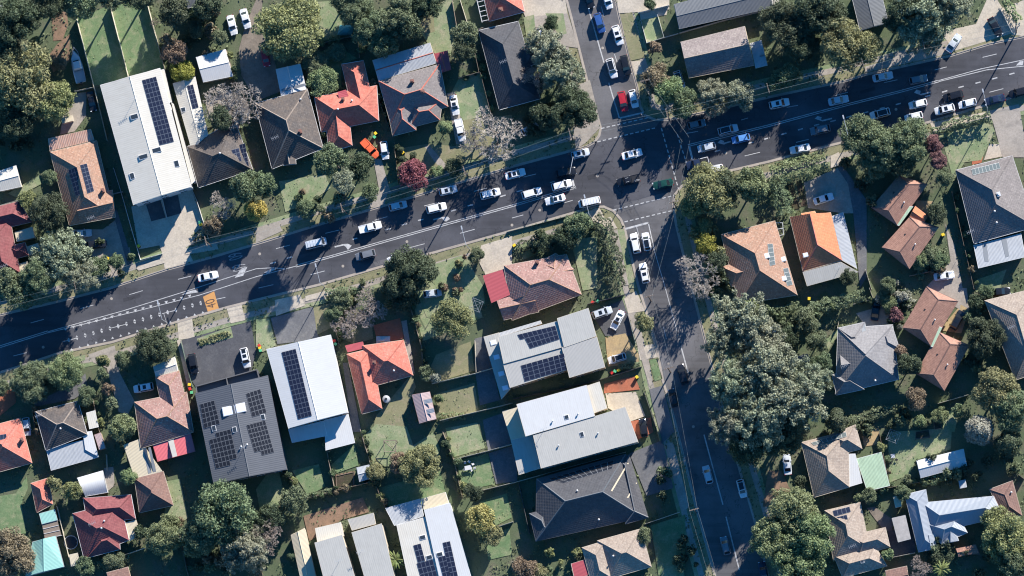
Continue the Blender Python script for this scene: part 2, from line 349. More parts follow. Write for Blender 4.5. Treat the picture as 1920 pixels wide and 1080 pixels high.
def ribbon(name, line, d0, d1, z0, z1, mt, parent=None, closed=True):
    a, b = offs(line, d0), offs(line, d1); n = len(line); v = []
    for i in range(n):
        v += [(a[i].x, a[i].y, z0), (a[i].x, a[i].y, z1), (b[i].x, b[i].y, z1), (b[i].x, b[i].y, z0)]
    f = []
    for i in range(n - 1):
        j = 4 * i
        for k in ((0, 1), (1, 2), (2, 3)): f.append((j + k[0], j + 4 + k[0], j + 4 + k[1], j + k[1]))
    f += [(0, 1, 2, 3), (4 * n - 1, 4 * n - 2, 4 * n - 3, 4 * n - 4)]
    o = link(name, mesh(name, v, f, [mt]), parent)
    if not parent: o['kind'] = 'structure'
    return o
def smooth_line(px):
    w_ = [P(x, y) for x, y in px]; out = []
    for a, b in zip(w_, w_[1:]):
        k = max(1, int((b - a).length / 6)); out += [a.lerp(b, i / k) for i in range(k)]
    return out + [w_[-1]]
SIDES = {'NW': (K_NW, 1), 'NE': (K_NE, 1), 'SW': (K_SW, -1), 'SE': (K_SE, 1)}
for k, (ln_, sd) in SIDES.items():
    L = smooth_line(ln_)
    ribbon('kerb', L, 0, sd * 0.22, 0.0, 0.13, M_KERB)
    ribbon('gutter_strip', L, -sd * 0.35, -sd * 0.002, 0.0, 0.022, M_KERB)
    ribbon('verge', L, sd * 0.222, sd * 2.2, 0.0, 0.06, G_DRY)
    ribbon('footpath', L, sd * 2.202, sd * 3.5, 0.0, 0.075, G_CONC)
    ribbon('verge', L, sd * 3.502, sd * 4.4, 0.0, 0.055, G_LAWN)
# driveways, yards, lawns: (name, material, z, polygon)
PAVE = [
 ('lawn', G_LAWN2, '00:575,140 820,40 960,575 755,640 700,640'), ('lawn', G_LAWN2, '00:830,40 1095,0 1235,525 965,570'),
 ('bare_earth', G_DIRT, '00:385,95 500,85 512,180 470,300 400,305'), ('bare_earth', G_DIRT, '00:430,330 520,255 525,460 400,545 345,440'),
 ('driveway', G_CONC, '00:560,700 650,690 645,870 560,985 450,1010 470,880'),
 ('gravel_drive', G_GRAVEL, '448,92 462,40 480,0 492,0 490,60 512,105 530,170 480,190 452,140'),
 ('concrete_yard', G_CONC, '00:1540,770 1730,670 1800,960 1620,1010'),
 ('driveway', G_CREAM, '10:985,470 1435,335 1562,690 1395,775 1450,880 1235,940 1215,815 1195,760 1040,790'),
 ('garage_ramp', G_DARK, '10:1095,455 1203,418 1243,552 1135,580'), ('garage_ramp', G_DARK, '10:1222,412 1335,380 1362,518 1252,550'),  # flat dark sheets: the shade in the sunken ramps is put into the colour
 ('driveway', G_CONC, '10:770,640 880,560 1000,930 860,1000 800,880 640,830 520,640'),
 ('lawn', G_LAWN, '01:380,20 640,0 650,250 450,330 420,100'), ('lawn', G_LAWN2, '01:365,420 620,345 760,440 640,480 640,660 440,720'),
 ('lawn', G_LAWN, '01:1240,10 1470,0 1510,230 1460,400 1340,400 1230,240'), ('lawn', G_DRY, '01:1190,80 1330,40 1340,240 1220,260'),
 ('lawn', G_LAWN, '01:1440,740 1520,590 1680,545 1760,850 1560,910'), ('lawn', G_DRY, '01:1500,1040 1560,900 1920,860 1920,1180 1500,1200'),
 ('driveway', G_CONC, '01:1430,700 1490,690 1580,1080 1500,1080'),
 ('driveway', G_CREAM, '960,0 1060,0 1064,25 985,32 980,20'), ('driveway', G_CONC, '985,32 1064,25 1085,90 1010,80 990,60'),
 ('driveway', G_CONC, '1082,160 1106,150 1122,215 1124,240 1098,268 1080,280 1075,240'),
 ('lawn', G_LAWN, '02:250,100 385,100 410,250 350,270'), ('lawn', G_LAWN, '02:85,130 165,110 180,280 110,290'),
 ('driveway', G_CREAM, '02:800,100 790,0 1180,0 1180,70 950,90 880,95'), ('lawn', G_DRY, '02:810,110 900,90 1000,430 890,455'),
 ('driveway', G_CREAM, '02:895,460 1000,450 1015,550 925,560'), ('lawn', G_LAWN, '02:970,150 1100,115 1140,280 1010,320'),
 ('concrete_yard', G_CREAM, '02:955,95 1170,50 1160,110 965,150'),
 ('driveway', G_CONC, '03:730,500 1170,370 1380,340 1370,400 730,545'), ('driveway', G_CREAM, '03:1290,240 1560,180 1640,0 1720,0 1760,60 1830,250 1500,350 1400,380'),
 ('driveway', G_CREAM, '03:1760,60 1920,0 1920,270 1830,260'), ('footpath', G_CREAM, '03:1215,920 1660,835 1680,860 1240,980'),
 ('driveway', G_CONC, '03:1660,830 1880,780 1920,1000 1920,1180 1760,1180 1700,960'),
 ('lawn', G_LAWN, '03:1330,960 1650,880 1700,980 1600,1200 1380,1230'),
 ('driveway', G_CONC, '11:880,110 940,110 1000,330 960,460 830,480 930,380'),
 ('lawn', G_LAWN, '11:170,280 420,240 520,230 560,330 400,440 220,510'), ('lawn', G_DRY, '11:1090,30 1280,0 1560,20 1560,170 1300,230 1120,100'),
 ('stone_path', G_CONC, '11:1265,20 1300,10 1440,170 1400,200 1330,120'), ('footpath', G_CONC, '11:0,640 160,585 200,650 0,740'),
 ('driveway', G_CREAM, '11:1690,760 1920,690 1920,920 1720,980 1660,860'), ('lawn', G_LAWN, '11:1340,900 1560,830 1700,1060 1720,1200 1280,1300 1200,1100'),
 ('footpath', G_CREAM, '12:540,520 650,470 700,560 740,545 790,630 720,650 680,600 560,560'),
 ('lawn', G_LAWN, '12:440,720 640,690 640,1080 530,1100'), ('lawn', G_LAWN2, '12:60,800 430,640 440,720 80,870'),
 ('footpath', G_CONC, '12:740,650 790,640 880,1060 840,1060'), ('lawn', G_LAWN, '12:790,640 840,640 930,1080 880,1080'),
 ('driveway', G_CREAM, '13:470,90 530,60 560,150 470,180'), ('concrete_yard', G_CONC, '13:270,290 520,180 600,300 640,520 560,520 300,480'), ('concrete_yard', G_GREY, '13:520,180 560,160 740,420 740,1000 690,1080 640,520 600,300'),  # grey right part: tree shade over the concrete put into the paving colour
 ('garden_bed', G_MULCH, '13:140,300 180,280 240,480 190,490'), ('garden_bed', G_MULCH, '13:210,280 250,270 290,460 250,470'),
 ('lawn', G_LAWN, '13:1320,20 1520,0 1480,130 1390,270'), ('driveway', G_CREAM, '13:1660,0 1880,0 1880,70 1620,120'),
 ('red_path', G_TERRA, '13:1530,90 1615,95 1600,140 1530,155'), ('driveway', G_CONC, '13:1330,600 1400,760 1460,1080 1440,1240 1320,1180 1180,1080 1370,880'),
 ('concrete_yard', G_SAND, '13:1090,420 1240,430 1200,540 1120,480'), ('lawn', G_LAWN, '13:1530,1030 1790,940 1740,1080 1560,1110'),
 ('driveway', G_CONC, '20:660,500 860,430 900,640 1010,850 960,950 890,930 800,600 700,560'), ('lawn', G_LAWN, '20:300,570 640,500 640,540 330,610'),
 ('driveway', G_CREAM, '20:1330,250 1440,230 1460,370 1340,390'), ('driveway', G_CREAM, '20:1700,150 1810,120 1840,240 1730,265'),
 ('driveway', G_DARK, '20:1350,395 1880,250 1920,480 1880,640 1480,760 1400,640'), ('footpath', G_CREAM, '20:1325,390 1360,390 1440,760 1410,760'),
 ('garden_bed', G_LAWN, '20:1475,380 1730,290 1750,370 1500,440'),
 ('terracotta_path', G_TERRA, '20:0,800 110,740 120,860 0,960'), ('concrete_yard', G_GREY, '20:250,860 560,720 640,640 660,760 560,830 270,890'),
 ('driveway', G_CREAM, '21:140,90 330,50 370,130 150,210'), ('driveway', G_GREY, '21:110,225 430,140 470,370 330,400 160,420'),
 ('lawn', G_LAWN, '21:0,230 100,230 150,430 50,480 0,440'), ('lawn', G_DRY, '21:430,150 600,100 860,200 880,380 740,420 640,380 560,300 460,350'),
 ('terracotta_patio', G_TERRA, '21:880,280 1080,225 1110,380 1000,400 900,360'), ('footpath', G_CREAM, '21:370,60 600,0 620,40 370,100'),
 ('side_path', G_CONC, '21:1090,250 1130,240 1190,640 1160,640'), ('lawn', G_DRY, '21:900,960 1170,640 1200,740 1160,830 1100,960 1130,1080 870,1080'),
 ('lawn', G_LAWN, '31:820,20 900,-60 1130,-40 1180,100 1330,0 1380,120 1360,250 880,260'), ('lawn', G_LAWN2, '31:920,420 1380,290 1450,560 1240,620 950,540'),
 ('lawn', G_LAWN, '21:1180,130 1640,0 1700,220 1250,400'), ('lawn', G_DRY, '21:1260,700 1350,500 1610,400 1640,620 1340,710'),
 ('lawn', G_DRY, '21:1330,800 1640,710 1670,920 1400,1010'), ('lawn', G_LAWN, '31:1420,-30 1660,-70 1720,120 1480,190'),
 ('concrete_yard', G_GREY, '21:1640,380 1720,360 1830,840 1680,880 1640,600'), ('concrete_yard', G_GREY, '31:1700,-90 1900,-160 1920,90 1740,140'),
 ('lawn', G_LAWN2, '31:1500,220 1740,160 1790,390 1560,440'), ('concrete_yard', G_GREY, '31:1745,160 1960,90 1960,370 1800,390'),
 ('lawn', G_LAWN2, '31:1680,520 1880,460 1920,640 1800,700'), ('lawn', G_LAWN2, '31:1720,780 1900,720 1920,920 1740,960'),
 ('driveway', G_DARK, '22:580,180 830,90 870,200 900,360 700,360 660,290'), ('footpath', G_CREAM, '22:840,80 930,20 1000,170 940,180 870,190'),
 ('driveway', G_SAND, '22:700,370 850,340 950,500 950,560 720,590'), ('driveway', G_CREAM, '22:940,440 1060,420 1090,520 960,540'),
 ('footpath', G_CONC, '22:870,190 920,180 1060,720 1030,740'), ('lawn', G_LAWN2, '22:1030,540 1080,530 1130,680 1070,700'),
 ('driveway', G_TERRA, '22:690,720 920,660 960,760 690,790'), ('driveway', G_CREAM, '22:700,790 930,780 1000,960 890,1000 720,900'),
 ('driveway', G_TERRA, '22:890,1000 1040,970 1060,1080 940,1140'), ('footpath', G_GREY, '22:1030,760 1130,730 1220,1080 1130,1160 1060,900'),
 ('concrete_yard', G_GREY, '32:880,160 1130,60 1210,420 1010,480'), ('footpath', G_CONC, '32:1150,80 1210,80 1330,560 1280,600'),
 ('lawn', G_LAWN2, '32:1040,700 1300,620 1300,1000 1100,1080'), ('lawn', G_LAWN, '32:1130,1040 1280,960 1300,1130 1100,1130'),
 ('garden_path', G_CONC, '23:0,380 90,370 100,600 60,640 0,560'), ('driveway', G_CONC, '23:660,190 900,120 940,260 740,300'),
 ('driveway', G_SAND, '23:1340,250 1460,110 1510,160 1450,340 1300,320'), ('driveway', G_CONC, '23:1260,0 1490,0 1510,160 1420,110'),
 ('lawn', G_LAWN, '23:430,390 520,310 530,340 450,470'), ('lawn', G_LAWN, '23:1300,950 1440,890 1400,1080 1320,1080'),
 ('gravel_drive', G_DIRT, '33:0,290 100,290 180,460 60,560 -40,560'), ('lawn', G_LAWN, '33:900,0 1380,-30 1370,130 1110,210 1060,320 910,380'),
 ('garden_path', G_SAND, '33:700,0 830,-30 830,90 720,110'), ('timber_deck', G_GRAVEL, '33:740,570 800,560 940,660 930,740 870,740'),
 ('driveway', G_DARK, '33:900,740 1090,720 1110,900 920,950'), ('brick_terrace', G_GRAVEL, '33:1410,870 1560,840 1590,920 1420,920'),
 ('lawn', G_LAWN2, '30:0,480 120,460 200,330 210,420 160,540 200,760 0,780'), ('lawn', G_LAWN, '30:1250,370 1350,350 1410,640 1330,720 1230,660'),
 ('side_path', G_CONC, '30:780,270 850,260 860,400 800,450'), ('lawn', G_LAWN, '31:0,430 100,290 170,290 230,540 30,590'), ('lawn', G_LAWN2, '31:270,290 470,240 520,410 390,480'),
 ('lawn', G_LAWN2, '31:560,250 740,90 770,250 600,310'), ('garden_bed', G_DIRT, '31:590,320 740,290 740,400 600,430'),
 ('bare_earth', G_DIRT, '31:355,630 800,490 850,600 640,660 400,820'), ('side_path', G_GREY, '21:650,560 690,560 790,1080 720,1080'),
 ('lawn', G_LAWN, '10:60,370 300,230 310,300 120,400'), ('footpath', G_CREAM, '10:1400,800 1620,740 1640,790 1390,830'), ('footpath', G_CREAM, '10:1020,930 1220,850 1240,890 1040,950'),
 ('side_path', G_GREY, '10:870,470 1000,900 960,920 860,560'), ('driveway', G_CONC, '10:900,880 970,770 1000,930 870,1000'),
]
for i, (nm, mt, pl) in enumerate(PAVE):
    sheet(nm, pts(pl), 0.066 + 0.004 * (i % 25), mt)
# ---------------------------------------------------------------- painted markings, parts of the main road
def stripe(name, a, b, wd, z=0.024, mt=M_PAINT, par=main):
    A, B = P(*a), P(*b); t = (B - A).normalized(); n = Vector((-t.y, t.x, 0)) * (wd / 2)
    v = [A - n, B - n, B + n, A + n]; v = [(q.x, q.y, z) for q in v]
    return link(name, mesh(name, v, [(0, 1, 2, 3)], [mt]), par)
def lines(name, wd, *segs):
    for s in segs:
        p = pts(s)
        for a, b in zip(p, p[1:]): stripe(name, a, b, wd)
def dashes(name, wd, s, on, off):
    p = pts(s); a, b = Vector(p[0]), Vector(p[-1]); L = (b - a).length; t = (b - a) / L; q = 0
    while q < L:
        e = min(q + on, L); stripe(name, a + t * q, a + t * e, wd); q += on + off
def double(s, g=1.6):
    p = [Vector(q) for q in pts(s)]
    for a, b in zip(p, p[1:]):
        t = (b - a).normalized(); n = Vector((-t.y, t.x)) * g
        for q in (n, -n): stripe('centre_line', a + q, b + q, 0.17)
double('-100,677 0,650 90,622')
lines('median_line', 0.16, '90,622 230,583 365,541', '365,541 420,523 480,504 510,502 537,504', '90,624 250,585 375,553 480,519 555,499')
double('555,499 617,482 780,436 960,386 1080,351')
double('1290,273 1330,263 1440,236 1590,196 1690,171 1760,152')
lines('median_line', 0.17, '1760,151 1840,129 1920,112', '1760,153 1850,131 1920,124')
for s in ('440,521 452,504 464,500 456,517', '495,511 510,503 518,504 502,513', '340,553 352,547 366,543 372,548'):
    sheet('median_hatch', pts(s), 0.024, M_PAINT, main)
sheet('median_hatch', pts('1905,123 1912,115 1919,114 1918,122'), 0.024, M_PAINT, main)
D1 = [('10:1335,1015 1435,990',), ('20:970,50 1070,20',), ('20:600,155 700,128',), ('20:230,262 330,235',), ('20:100,510 200,485',),
      ('11:150,785 255,758',), ('11:520,670 625,645',), ('11:890,572 985,545',), ('11:1260,465 1360,440',), ('11:1635,355 1735,330',), ('12:85,248 180,225',),
      ('11:20,1080 130,1055',), ('11:410,980 515,952',), ('11:1150,778 1265,748',), ('11:1530,670 1640,640',), ('12:0,555 85,532',), ('12:285,290 320,280',), ('12:380,445 455,422',),
      ('12:1745,90 1860,62',), ('03:1610,430 1715,405',), ('03:1250,525 1340,502',), ('03:870,620 970,598',), ('03:500,718 600,692',), ('03:140,805 225,790',), ('02:1720,900 1770,885',), ('02:1310,1000 1395,985',),
      ('03:1660,692 1765,665',), ('03:1300,785 1390,765',), ('03:210,1068 305,1045',), ('20:1620,85 1690,70',), ('03:590,972 640,958',)]
for (s,) in D1: lines('lane_dash', 0.15, s)
for s in ('11:108,897 150,885', '11:230,858 272,846', '11:725,715 760,706', '11:970,645 1012,633', '11:1092,608 1135,597', '11:1215,574 1255,565', '11:1462,503 1502,493', '11:1587,465 1628,455', '11:1832,395 1872,383', '12:35,358 80,347',
          '03:97,1010 138,998', '03:225,975 262,965', '03:345,942 385,932', '03:468,912 508,902', '03:587,882 628,870', '03:715,848 752,838', '03:838,815 876,806', '03:958,785 996,775', '03:1177,725 1217,715', '03:1305,692 1345,680', '03:1428,657 1468,647', '03:1556,625 1594,615', '03:1682,593 1720,582', '03:1810,558 1848,548', '03:0,1036 12,1033', '02:1770,1075 1810,1066', '02:1893,1044 1930,1034', '12:1520,57 1562,46'):
    lines('turn_lane_dash', 0.28, s)
dashes('crossing_dash', 0.24, '1240,240 1272,354', 6.5, 4); dashes('crossing_dash', 0.24, '1270,252 1297,336', 6.5, 4)
dashes('crossing_dash', 0.24, '1150,394 1266,366', 6.5, 4); dashes('crossing_dash', 0.24, '1171,416 1264,394', 6.5, 4)
dashes('crossing_dash', 0.24, '1127,241 1222,219', 6.5, 4); dashes('crossing_dash', 0.24, '1120,266 1228,240', 6.5, 4)
lines('stop_line', 0.45, '12:850,637 1025,590', '12:1330,20 1385,245', '12:452,262 470,335')
lines('stop_line', 0.35, '02:810,885 985,845')
lines('edge_line', 0.22, '12:1022,590 1065,780')
lines('centre_line', 0.16, '12:1062,780 1150,1080', '22:1150,0 1220,260 1270,450')
lines('centre_line', 0.28, '22:1235,320 1322,640', '32:1440,20 1582,545', '32:1605,635 1705,1035', '02:555,0 690,470', '02:725,620 805,885')
lines('lane_dash', 0.15, '12:935,625 952,690', '02:670,50 690,125', '02:768,405 788,465', '22:1135,290 1158,385')
lines('edge_line', 0.12, '32:1705,160 1735,340', '32:1765,480 1815,660')
for s in ('1152,386 1262,357 1266,368 1150,396', '700,492 800,463 803,470 704,499', '1450,296 1560,267 1562,272 1452,302'): sheet('asphalt_patch', pts(s), 0.016, G_PATCH, main)
for s in ('560,470 585,463 588,471 563,478', '884,392 930,379 932,385 886,398', '1100,330 1118,325 1121,333 1103,338', '1480,225 1540,209 1541,214 1482,230', '230,560 262,551 264,557 232,566', '1612,170 1640,163 1642,169 1614,176'): sheet('asphalt_patch', pts(s), 0.017, G_PATCHD, main)
for x, y in ((643, 499), (763, 453), (960, 422), (1012, 394), (1361, 287), (1680, 205), (487, 476), (209, 560), (81, 651), (1120, 330), (1253, 681), (1300, 800), (1130, 90)):
    c_ = P(x, y); link('manhole_cover', mesh('manhole_cover', [(c_.x + .33 * math.cos(k * .628), c_.y + .33 * math.sin(k * .628), .030) for k in range(10)], [tuple(range(10))], [M_KERB]), main)
# dragon's teeth
def tri(cx, cy, up, s=3.4):
    A = pts('20:%g,%g' % (cx, cy))[0]; t = Vector((0.966, -0.258)); n = Vector((0.258, 0.966))
    a = Vector(A); q = [a - t * s, a + t * s, a + n * (-1 if up else 1) * s * 1.5]
    sheet('road_tooth', [tuple(k) for k in q], 0.025, M_PAINT, main)
for i in range(17):
    k = i / 16
    tri(490 + 930 * k, 300 - 248 * k, False)
    tri(538 + 985 * k, 468 - 278 * k, True, 2.8)
    x, y = 515 + 990 * k, 390 - 277 * k
    tri(x, y - 3, True, 2.6); tri(x, y + 3, False, 2.6)
lines('lane_dash', 0.15, '20:470,403 580,375', '20:835,300 945,272', '20:1215,193 1325,165')
lines('cross_mark', 0.1, '20:1228,192 1252,268')
sheet('speed_patch', pts('20:1522,66 1606,25 1646,170 1562,188'), 0.020, M_ORANGE, main)
def text(s, cx, cy, deg, size, stretch, mt, z, parent=main):
    cu = bpy.data.curves.new('road_lettering', 'FONT'); cu.body = s; cu.size = size; cu.align_x = 'CENTER'; cu.align_y = 'CENTER'; cu.materials.append(mt)
    o = link('road_lettering', cu, parent); p = P(cx, cy); o.location = (p.x, p.y, z)
    o.rotation_euler.z = R(deg); o.scale = (1, stretch, 1)
    return o
text('60', 440, 481, -73, 1.6, 2.9, M_WORNSHADE, 0.026); text('60', 447, 502, -73, 1.6, 2.9, M_WORNSHADE, 0.026)
text('40', 396, 569, 107, 2.1, 1.5, M_BLACKP, 0.028)
# turn arrows: shaft + bent head
def arrow(shaft, head):
    p = pts(shaft)
    for a, b in zip(p, p[1:]): stripe('arrow_shaft', a, b, 0.32, 0.027)
    sheet('arrow_head', pts(head), 0.029, M_PAINT, main)
arrow('11:590,772 660,755', '11:640,750 690,748 718,762 690,795 672,770'); arrow('11:1330,568 1395,552', '11:1390,548 1440,545 1455,562 1425,582 1405,572')
arrow('03:1220,692 1145,710', '03:1150,715 1095,695 1115,672 1145,682 1140,700'); arrow('03:480,888 405,906', '03:410,910 350,890 372,870 402,880 398,896')
arrow('12:1590,-5 1640,-18', '12:1595,5 1540,-8 1565,-32 1590,-22 1588,-8')

# weeds, tufts and leaf litter over the unpaved ground: nobody could count it
def inpoly(X, Y, poly):
    c = np.zeros(len(X), bool); n = len(poly)
    for i in range(n):
        (x1, y1), (x2, y2) = poly[i - 1], poly[i]
        if y1 == y2: continue
        c ^= ((y1 > Y) != (y2 > Y)) & (X < (x2 - x1) * (Y - y1) / (y2 - y1) + x1)
    return c
def tufts(name, label, n, lawn, mt, smin, smax, seed):
    r_ = np.random.default_rng(seed); X = r_.uniform(-20, 1940, n); Y = r_.uniform(-20, 1100, n)
    cl = np.sin(X * .031 + seed) * np.sin(Y * .043 + 2 * seed) + np.sin(X * .11 + Y * .07) * .6 + r_.normal(size=n) * .5; keep = cl > .1
    X, Y = X[keep], Y[keep]; bad = inpoly(X, Y, road_poly); onl = np.zeros(len(X), bool)
    for nm, m_, pl in PAVE:
        q = inpoly(X, Y, pts(pl))
        if nm in ('lawn',): onl |= q
        elif nm not in ('garden_bed', 'bare_earth'): bad |= q
    k = ~bad & (onl if lawn else ~onl); X, Y = X[k], Y[k]; n = len(X)
    w0 = np.array([P(x, y, .12) for x, y in zip(X, Y)]); a = r_.uniform(0, 6.28, n); s = r_.uniform(smin, smax, n); t = np.stack([np.cos(a), np.sin(a), r_.normal(size=n) * .4], 1) * s[:, None]; b_ = np.stack([-np.sin(a), np.cos(a), r_.normal(size=n) * .4], 1) * s[:, None] * .6
    w0[:, 2] = .1 + s * .5; v = np.stack([w0 - t, w0 - b_, w0 + t, w0 + b_], 1).reshape(-1, 3)
    me = bpy.data.meshes.new(name); me.vertices.add(4 * n); me.vertices.foreach_set('co', v.ravel()); me.loops.add(4 * n); me.loops.foreach_set('vertex_index', np.arange(4 * n)); me.polygons.add(n); me.polygons.foreach_set('loop_start', np.arange(0, 4 * n, 4)); me.polygons.foreach_set('loop_total', np.full(n, 4)); me.update(calc_edges=True); me.materials.append(mt)
    tag(link(name, me), label, 'grass', None, 'stuff')
tufts('weeds', 'weeds and low plants over the unmown ground', 80000, False, leafmat('weed_leaves', (0.115, 0.145, 0.072), .45), .12, .34, 3)
tufts('grass_tufts', 'longer grass tufts on the lawns', 45000, True, leafmat('tuft_leaves', (0.21, 0.25, 0.12), .3), .08, .2, 7)
# ================================================================== buildings
def inset(poly, d):                                   # convex, counter-clockwise in plan
    n = len(poly); out = []
    for i in range(n):
        a, b, c = poly[i - 1], poly[i], poly[(i + 1) % n]
        t1 = (b - a).to_2d().normalized(); t2 = (c - b).to_2d().normalized()
        n1 = Vector((-t1.y, t1.x)); n2 = Vector((-t2.y, t2.x)); bi = n1 + n2
        k = d / max(0.35, bi.dot(n1)) ; out.append(Vector((b.x + bi.x * k, b.y + bi.y * k, b.z)))
    return out
def in_tri(x, y, t):
    (a, b, c) = t; d = (b.y - c.y) * (a.x - c.x) + (c.x - b.x) * (a.y - c.y)
    if abs(d) < 1e-9: return None
    u = ((b.y - c.y) * (x - c.x) + (c.x - b.x) * (y - c.y)) / d; v = ((c.y - a.y) * (x - c.x) + (a.x - c.x) * (y - c.y)) / d
    if u < -1e-6 or v < -1e-6 or u + v > 1 + 1e-6: return None
    return u * a.z + v * b.z + (1 - u - v) * c.z
WIN = {}
def window_meshes(w_, h_):
    k = (w_, h_)
    if k not in WIN:
        f = MB(); g = MB()
        f.box((0, 0.03, 0), (w_ + 0.16, 0.06, h_ + 0.16)); g.box((-w_ / 4 - 0.02, 0.05, 0), (w_ / 2 - 0.06, 0.05, h_ - 0.06)); g.box((w_ / 4 + 0.02, 0.05, 0), (w_ / 2 - 0.06, 0.05, h_ - 0.06))
        WIN[k] = (f.me('window', [M_FRAME]), g.me('pane', [M_GLASS]))
    return WIN[k]
class House: pass
def H(name, label, cat, wings, ez=2.75, pitch=22, mt=T_TERRA, wall='brick', gut='w', over=0.45, group=None, cap=None, win=True, tilewall=False, openw=False):
    h = House(); h.tris = []; h.roofs = []; h.walls = []
    quads = []
    for i, wg in enumerate(wings):
        cs, typ = wg[0], (wg[1] if len(wg) > 1 else 'hh'); op = wg[2] if len(wg) > 2 else {}
        z = op.get('ez', ez) + 0.013 * i
        q = [P(x, y, z) for x, y in pts(cs)]
        keep = '!' in typ; typ = typ.replace('!', '')
        if not keep and typ not in ('s',) and (q[0] - q[1]).length + (q[2] - q[3]).length < (q[1] - q[2]).length + (q[3] - q[0]).length:
            q = q[1:] + q[:1]
        quads.append((q, typ, op, z))
    base = sum((q for q in quads[0][0]), Vector()) / 4; base.z = 0
    root = empty(name, base); tag(root, label, cat, group); h.root = root; nb = -base
    wallpolys = []
    for q, typ, op, z in quads:
        mats = op.get('mt', mt); pt = op.get('pitch', pitch) * 1.3
        A, B, C, D = q
        e = (B - A).normalized(); ccw = ((B - A).x * (C - B).y - (B - A).y * (C - B).x) > 0
        wd = ((A - D).cross(e).length + (B - C).cross(e).length) / 2; hf = wd / 2; rise = op.get('rise', hf * math.tan(R(pt)))
        M0, M1 = (A + D) / 2, (B + C) / 2; ax = (M1 - M0); L = ax.length; ax.normalize()
        up = Vector((0, 0, rise)); v = [A, B, C, D]; faces = []; wallf = []; capE = []
        if typ in ('hh', 'gh', 'hg', 'gg', 'ff'):
            hi = hf * op.get('hin', 1.0); i0 = hi if typ[0] == 'h' else 0.0; i1 = hi if typ[1] == 'h' else 0.0
            if i0 + i1 > L - 0.3:
                k = (L - 0.3) / (i0 + i1); i0 *= k; i1 *= k
            R0, R1 = M0 + ax * i0 + up, M1 - ax * i1 + up; v += [R0, R1]
            faces = [(0, 1, 5, 4), (2, 3, 4, 5)]
            (faces if typ[0] == 'h' else wallf).append((3, 0, 4)); (faces if typ[1] == 'h' else wallf).append((1, 2, 5))
            capE = [(4, 5)] + ([(0, 4), (3, 4)] if typ[0] == 'h' else []) + ([(1, 5), (2, 5)] if typ[1] == 'h' else [])
        elif typ == 's':                              # lean-to: AB low, CD high
            v = [A, B, C + Vector((0, 0, op.get('rise', 0.35))), D + Vector((0, 0, op.get('rise', 0.35)))]; faces = [(0, 1, 2, 3)]
        elif typ == 'b':                              # barrel vault
            n = 8; v = []
            for k in range(n + 1):
                t = k / n; zz = Vector((0, 0, op.get('rise', 0.9) * math.sin(math.pi * t))); v += [A.lerp(D, t) + zz, B.lerp(C, t) + zz]
            faces = [(2 * k, 2 * k + 1, 2 * k + 3, 2 * k + 2) for k in range(n)]
        v = [p.copy() for p in v]
        if not ccw: faces = [f[::-1] for f in faces]; wallf = [f[::-1] for f in wallf]
        n0 = len(v); out = [0, 1, 2, 3] if typ != 'b' else [0, 1, len(v) - 1, len(v) - 2]
        gt = op.get('thick', 0.17)
        gv = [v[i].copy() for i in out] + [v[i] - Vector((0, 0, gt)) for i in out]
        me = mesh('roof', v, faces, [mats], typ == 'b')
        uvl = me.uv_layers.new(name='UVMap')
        for pl in me.polygons:
            nn = pl.normal; hz = Vector((-nn.y, nn.x, 0)); hz = (hz.normalized() if hz.length > 0.03 else e)
            if typ in ('s', 'gg', 'ff', 'b') : hz = e if abs(hz.dot(e)) > 0.5 else hz
            sv = nn.cross(hz).normalized()
            for li in pl.loop_indices:
                p = me.vertices[me.loops[li].vertex_index].co; uvl.data[li].uv = (p.dot(hz), p.dot(sv))
        for f in faces:
            pv = [v[i] for i in f]
            for k in range(1, len(pv) - 1): h.tris.append((pv[0], pv[k], pv[k + 1]))
        ro = link('roof', me, root, nb); h.roofs.append(ro)
        gm = op.get('gut', gut)
        gf = [(4, 5, 6, 7)] + [(i, i + 4, (i + 1) % 4 + 4, (i + 1) % 4) for i in range(4)]
        # gutter: a thin skirt, slightly proud
        cen = sum(gv[:4], Vector()) / 4
        gv2 = []
        for p in gv:
            d_ = (p - cen); d_.z = 0; gv2.append(p + d_.normalized() * 0.09)
        gb = MB(); gb.add(gv2[:4] + gv2[4:], gf)
        for i in range(4): gb.add([gv2[i], gv2[(i + 1) % 4], gv[(i + 1) % 4] + Vector((0, 0, 0.03)) * 0, gv[i]], [(0, 1, 2, 3)])
        gb.obj('gutter', [GUT[gm]], ro)
        for wf in wallf: link('gable', mesh('gable', [v[i] for i in wf], [(0, 1, 2)], [WALLM[op.get('wall', wall)]]), ro)
        if capE and op.get('cap', True) and typ != 'ff':
            cb = MB()
            for a, b in capE:
                a, b = v[a], v[b]
                if (b - a).length < 0.4: continue
                t = (b - a).normalized(); s = t.cross(Vector((0, 0, 1))).normalized() * 0.15; u_ = Vector((0, 0, 0.10)); dn = Vector((0, 0, -0.02))
                cb.add([a + s + dn, a + u_, a - s + dn, b + s + dn, b + u_, b - s + dn], [(0, 1, 4, 3), (1, 2, 5, 4), (0, 2, 1), (3, 4, 5)])
            if cb.v: cb.obj('ridge_cap', [cap or mats], ro)
        # walls
        wp = [A, B, C, D] if ccw else [D, C, B, A]
        wp = inset([p.copy() for p in wp], op.get('over', over)); wallpolys.append(wp)
        zt = z - 0.03; zh = [zt] * 4
